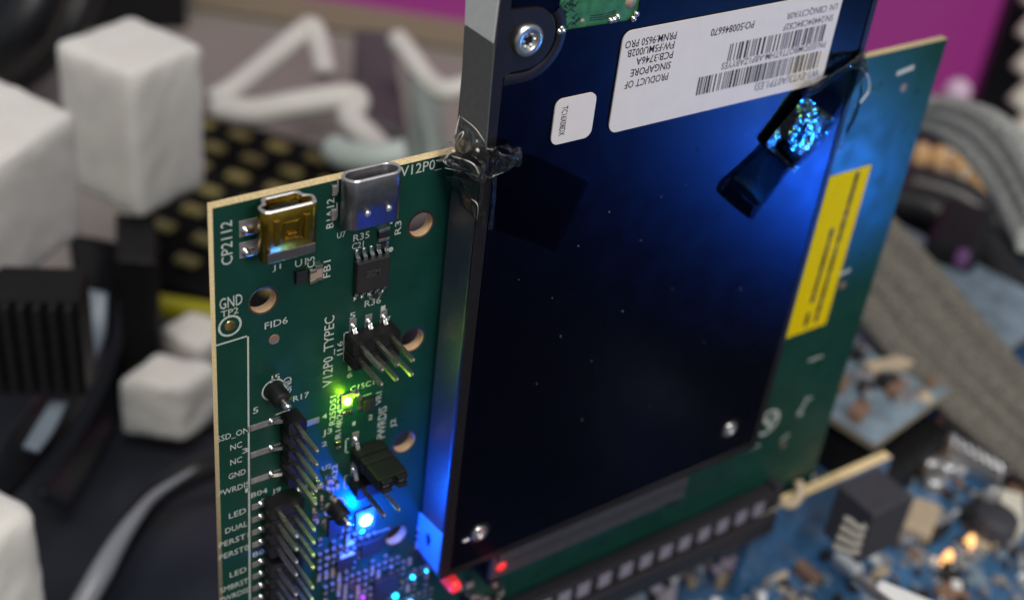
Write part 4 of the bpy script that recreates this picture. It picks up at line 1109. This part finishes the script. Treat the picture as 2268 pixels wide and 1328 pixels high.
p = at(2121, 203, D=57); bm = bmesh.new(); lathe(bm, p, (CAM_LOC - p), [(.55, 0), (.55, .3), (.4, .5), (0, .55)], 20)
tag(put('power_button', bm, mat('pink_button', (.75, .55, .72), .35), mon, True))

# white looped cables, mint bag, dark divider behind
cable('white_cable', [(470, 225, 47), (520, 195, 47.5), (600, 130, 49), (665, 75, 50), (690, 62, 50), (705, 90, 50), (720, 160, 49)], .42, M['cablewhite'], 'white cable bent into a peak under the magenta screen')
cable('white_cable', [(480, 235, 46.8), (560, 248, 46.5), (650, 232, 46.5), (760, 215, 47), (790, 225, 47), (775, 262, 46.6), (820, 310, 46), (860, 350, 45)], .48, M['cablewhite'], 'white cable lying across and down to the board, below the peaked one')
cable('white_cable', [(878, 85, 50), (905, 120, 49.5), (945, 175, 49), (985, 200, 48.5), (1040, 190, 48.5)], .40, M['cablewhite'], 'pale cable curving behind the narrow side of the drive')
bm = bmesh.new()
rows = [[at(900, 150, D=50), at(930, 170, D=49), at(955, 200, D=49.5)], [at(905, 210, D=48), at(940, 225, D=46.8), at(985, 240, D=48)], [at(900, 270, D=47), at(945, 280, D=45.5), at(985, 290, D=47)], [at(905, 360, D=46), at(960, 360, D=45), at(1010, 360, D=46)]]
bm = sheet(rows, None, sub=6, amp=.35, nscale=.5, thick=.08)
tag(put('mint_pouch', bm, M['mint'], None, True), 'pale mint plastic pouch behind the tape at the left of the drive', 'pouch')
p = at(850, 180, Z=TZ); bm = bmesh.new(); prism(bm, [at(785, 60, D=56) , at(870, 70, D=56), at(905, 300, D=50), at(800, 260, D=50)], 3, .2)
tag(put('dark_case', bm, mat('dark_grey_case', (.09, .088, .09), .5)), 'dark grey case standing between the white cables', 'case')
cable('white_cable', [(740, 330, 44), (770, 345, 43.5), (830, 350, 43), (900, 340, 43)], .5, M['mint'], 'short mint cable end resting behind the USB socket')
# upper left black hoses, dark shapes
cable('black_hose', [(-60, 130, 50), (20, 70, 50), (60, 10, 50), (80, -60, 50)], 1.35, M['blackgloss'], 'thick shiny black hose in the upper left corner')
cable('black_hose', [(-40, 190, 54), (60, 150, 54), (140, 70, 54), (190, -40, 54)], .8, M['cableblack'], 'thinner black hose right of the thick one in the corner')
bm = bmesh.new(); p = at(190, 60, D=62); box(bm, p, (9, 3, 9), Matrix.Rotation(-.3, 3, 'Z'), bevel=.3)
tag(put('black_case', bm, M['black']), 'black case standing behind the tall foam block', 'case')
# black gear under the foam blocks
bm = bmesh.new(); t4 = [at(250, 500, D=35.5), at(340, 500, D=35.5), at(345, 470, D=38), at(255, 470, D=38)]; zt_ = min(q.z for q in t4)
for q in t4: q.z = zt_
prism(bm, t4, 6.0, .1); tag(put('black_post', bm, M['black']), 'black post carrying the tall foam block', 'post')
fin = root('black_heat_sink', at(80, 740, D=31), 'black finned heat sink under the left foam block', 'heat sink')
fz = at(80, 640, D=31); bm = bmesh.new(); box(bm, fz + Vector((-.4, .5, -1.4)), (3.2, 1.4, 2.8), Matrix.Rotation(-.5, 3, 'Z'), bevel=.05); put('core', bm, M['black'], fin)
first = None
rot = Matrix.Rotation(-.5, 3, 'Z')
for i in range(9):
    c = fz + Vector((-.4, .5, -1.3)) + rot @ Vector((-1.4 + i * .35, -.8, 0))
    if first is None: bm = bmesh.new(); box(bm, c, (.12, .35, 2.5), rot, bevel=.03); first = put('fin', bm, M['blackic'], fin); c0_ = c
    else: again(first, c - c0_, fin)
# shiny black straps
ribbon('black_strap', [(150, 520, 38.0), (165, 640, 37.0), (160, 740, 35.5), (110, 840, 34.0), (20, 960, 32.0), (-60, 1060, 31.0)], [(265, 540, 38.6), (262, 660, 37.6), (230, 790, 36.0), (160, 930, 34.4), (60, 1060, 32.4), (-20, 1140, 31.4)], M['blackgloss'], 'shiny black strap sweeping down to the left edge', 1, .08, round_=.5)
ribbon('black_strap', [(262, 520, 42.0), (275, 660, 41.0), (260, 780, 39.5), (190, 930, 37.0), (80, 1090, 34.0)], [(330, 560, 42.4), (322, 690, 41.5), (300, 810, 40.0), (250, 960, 37.4), (150, 1130, 34.4)], M['blackgloss'], 'second black strap nearer the low foam block', 1, .08, round_=.5)
cable('black_cable', [(500, 955, 39), (420, 965, 39), (330, 1010, 38.5), (260, 1050, 38), (180, 1075, 37), (90, 1110, 36)], .38, M['cableblack'], 'black cable looping under the low foam block')
cable('black_cable', [(510, 1020, 34), (430, 1045, 34), (350, 1095, 33.5), (290, 1165, 33), (230, 1260, 32), (160, 1370, 31)], .36, M['cableblack'], 'black cable curving along the rim of the navy case')
cable('cable_highlight', [(425, 1042, 33.6), (345, 1094, 33), (300, 1145, 32.2), (262, 1200, 31.6), (222, 1270, 31), (170, 1360, 30.5)], (lambda t: .06 + .22 * min(1, t * 1.3)), M['cableshine'], 'grey tube painted as the highlight of the black cable at the bottom')  # highlight of the black cable, modelled as a grey tube
cable('black_cable', [(520, 985, 40), (470, 1000, 40), (400, 1012, 40), (320, 1060, 39)], .25, M['cableblack'], 'thin black cable between the foam block and the green board')
M['strapglint'] = mat('pale_strap_highlight', (.20, .25, .31), .35)  # bluish highlights of the straps, painted as separate pale strips
ribbon('strap_highlight', [(190, 640, 35.6), (185, 720, 35.2), (178, 800, 34.5)], [(238, 650, 35.6), (232, 740, 35.2), (205, 815, 34.5)], M['strapglint'], 'pale blue plastic strip showing between the black straps, upper one', 1, .06, round_=.4, cat='strip')
ribbon('strap_highlight', [(118, 880, 32.7), (80, 940, 32.2), (50, 990, 31.7)], [(150, 890, 32.7), (118, 955, 32.2), (85, 1000, 31.7)], M['strapglint'], 'pale blue plastic strip at the left edge, lower one on the black strap', 1, .06, round_=.4, cat='strip')
# navy rounded case bottom left
zc_ = at(420, 1200, D=34).z
c = at(520, 1330, Z=zc_)
bm = bmesh.new(); rr_ = (at(330, 1130, Z=zc_) - c).length
lathe(bm, (c.x, c.y, zc_), (0, 0, 1), [(rr_, -3), (rr_, -.5), (rr_ * .97, -.12), (rr_ * .92, 0), (0, .0)], 64)
tag(put('navy_case', bm, M['navy'], None, True), 'round dark navy case at the bottom left beside the green board', 'case')
# cream strapping at the upper right
cs = root('cream_pack', at(2260, 330, D=56), 'cream woven strapping in the upper right corner', 'packaging')
pc = at(2350, 130, D=58)
bm = bmesh.new(); box(bm, pc + Vector((2.4, 2, 0)), (9, 1.5, 14), Matrix.Rotation(-.55, 3, 'Z'), bevel=.2); put('panel', bm, M['cream'], cs)
for i in range(6):
    a_, b_ = at(2232 + i * 10, 390 - i * 75, D=55.5), at(2400, 235 - i * 80, D=55)
    bm = bmesh.new(); tube(bm, [a_, a_.lerp(b_, .5) + Vector((0, -.2, .1)), b_], .62, 8); put('strap', bm, M['cream'], cs, True)
# things between the two braided cables
wl = root('wire_plug', at(2080, 385, D=46), 'pale plug with orange wires under the arching braided cable', 'plug')
bm = bmesh.new(); box(bm, at(2105, 395, D=46), (2.6, 1.2, 1.0), Matrix.Rotation(.5, 3, 'Z'), bevel=.15); put('housing', bm, M['cream'], wl)
for q in ((2035, 355), (2075, 362), (2120, 372), (2160, 410), (2178, 440)):
    bm = bmesh.new(); p = at(*q, D=45.2); lathe(bm, p, (0, 0, 1), [(.32, 0), (.32, .4), (.2, .6), (0, .62)], 12); put('wire_end', bm, mat('orange_wire', (.62, .38, .18), .5) if 'orange_wire' not in bpy.data.materials else bpy.data.materials['orange_wire'], wl, True)
cable('black_cable', [(1960, 440, 44), (2060, 470, 43.5), (2150, 540, 43), (2220, 620, 42), (2290, 720, 41)], .75, M['cableblack'], 'thick black cable between the two braided cables')
cable('black_cable', [(2010, 410, 45), (2120, 440, 44.5), (2210, 510, 44), (2290, 560, 43)], .7, M['cableblack'], 'black cable just below the plug with orange wires')
bm = bmesh.new(); box(bm, at(2110, 560, D=42), (3.4, 1.6, 2.2), Matrix.Rotation(.5, 3, 'Z'), bevel=.25)
tag(put('black_adapter', bm, M['black']), 'black moulded adapter among the cables at the right, a purple-lit clip on it', 'adapter')
p = at(2132, 570, D=40.2); bm = bmesh.new(); box(bm, p, (.6, .4, .5), Matrix.Rotation(.4, 3, 'Z'), bevel=.1)
tag(put('purple_lit_clip', bm, mat('purple_lit_plastic', (.20, .09, .24), .5)), 'small clip with painted purple light on the black cable at the right', 'clip')  # purple LED light on the piece, put into its colour

# ------------------------------------------------------------------ fine print and the like stay joined; groups of like things
for o in bpy.data.objects:
    n = o.name.split('.')[0]
    if o.parent and n in ('printed_lettering', 'label_print', 'printed_lines', 'solder_bumps', 'creases', 'contacts', 'copper_dots', 'traces', 'marking', 'socket_lobes', 'side_leg', 'latch_emboss'): o['kind'] = 'stuff'
    if not o.parent:
        g = {'white_cable': 'white cables behind the drive', 'black_cable': 'black cables', 'black_hose': 'black hoses', 'film_tape': 'clear tape on the drive', 'braided_cable': 'braided flat cables',
             'black_strap': 'shiny black straps', 'strap_highlight': 'painted highlights on the straps'}.get(n)
        if g: o['group'] = g
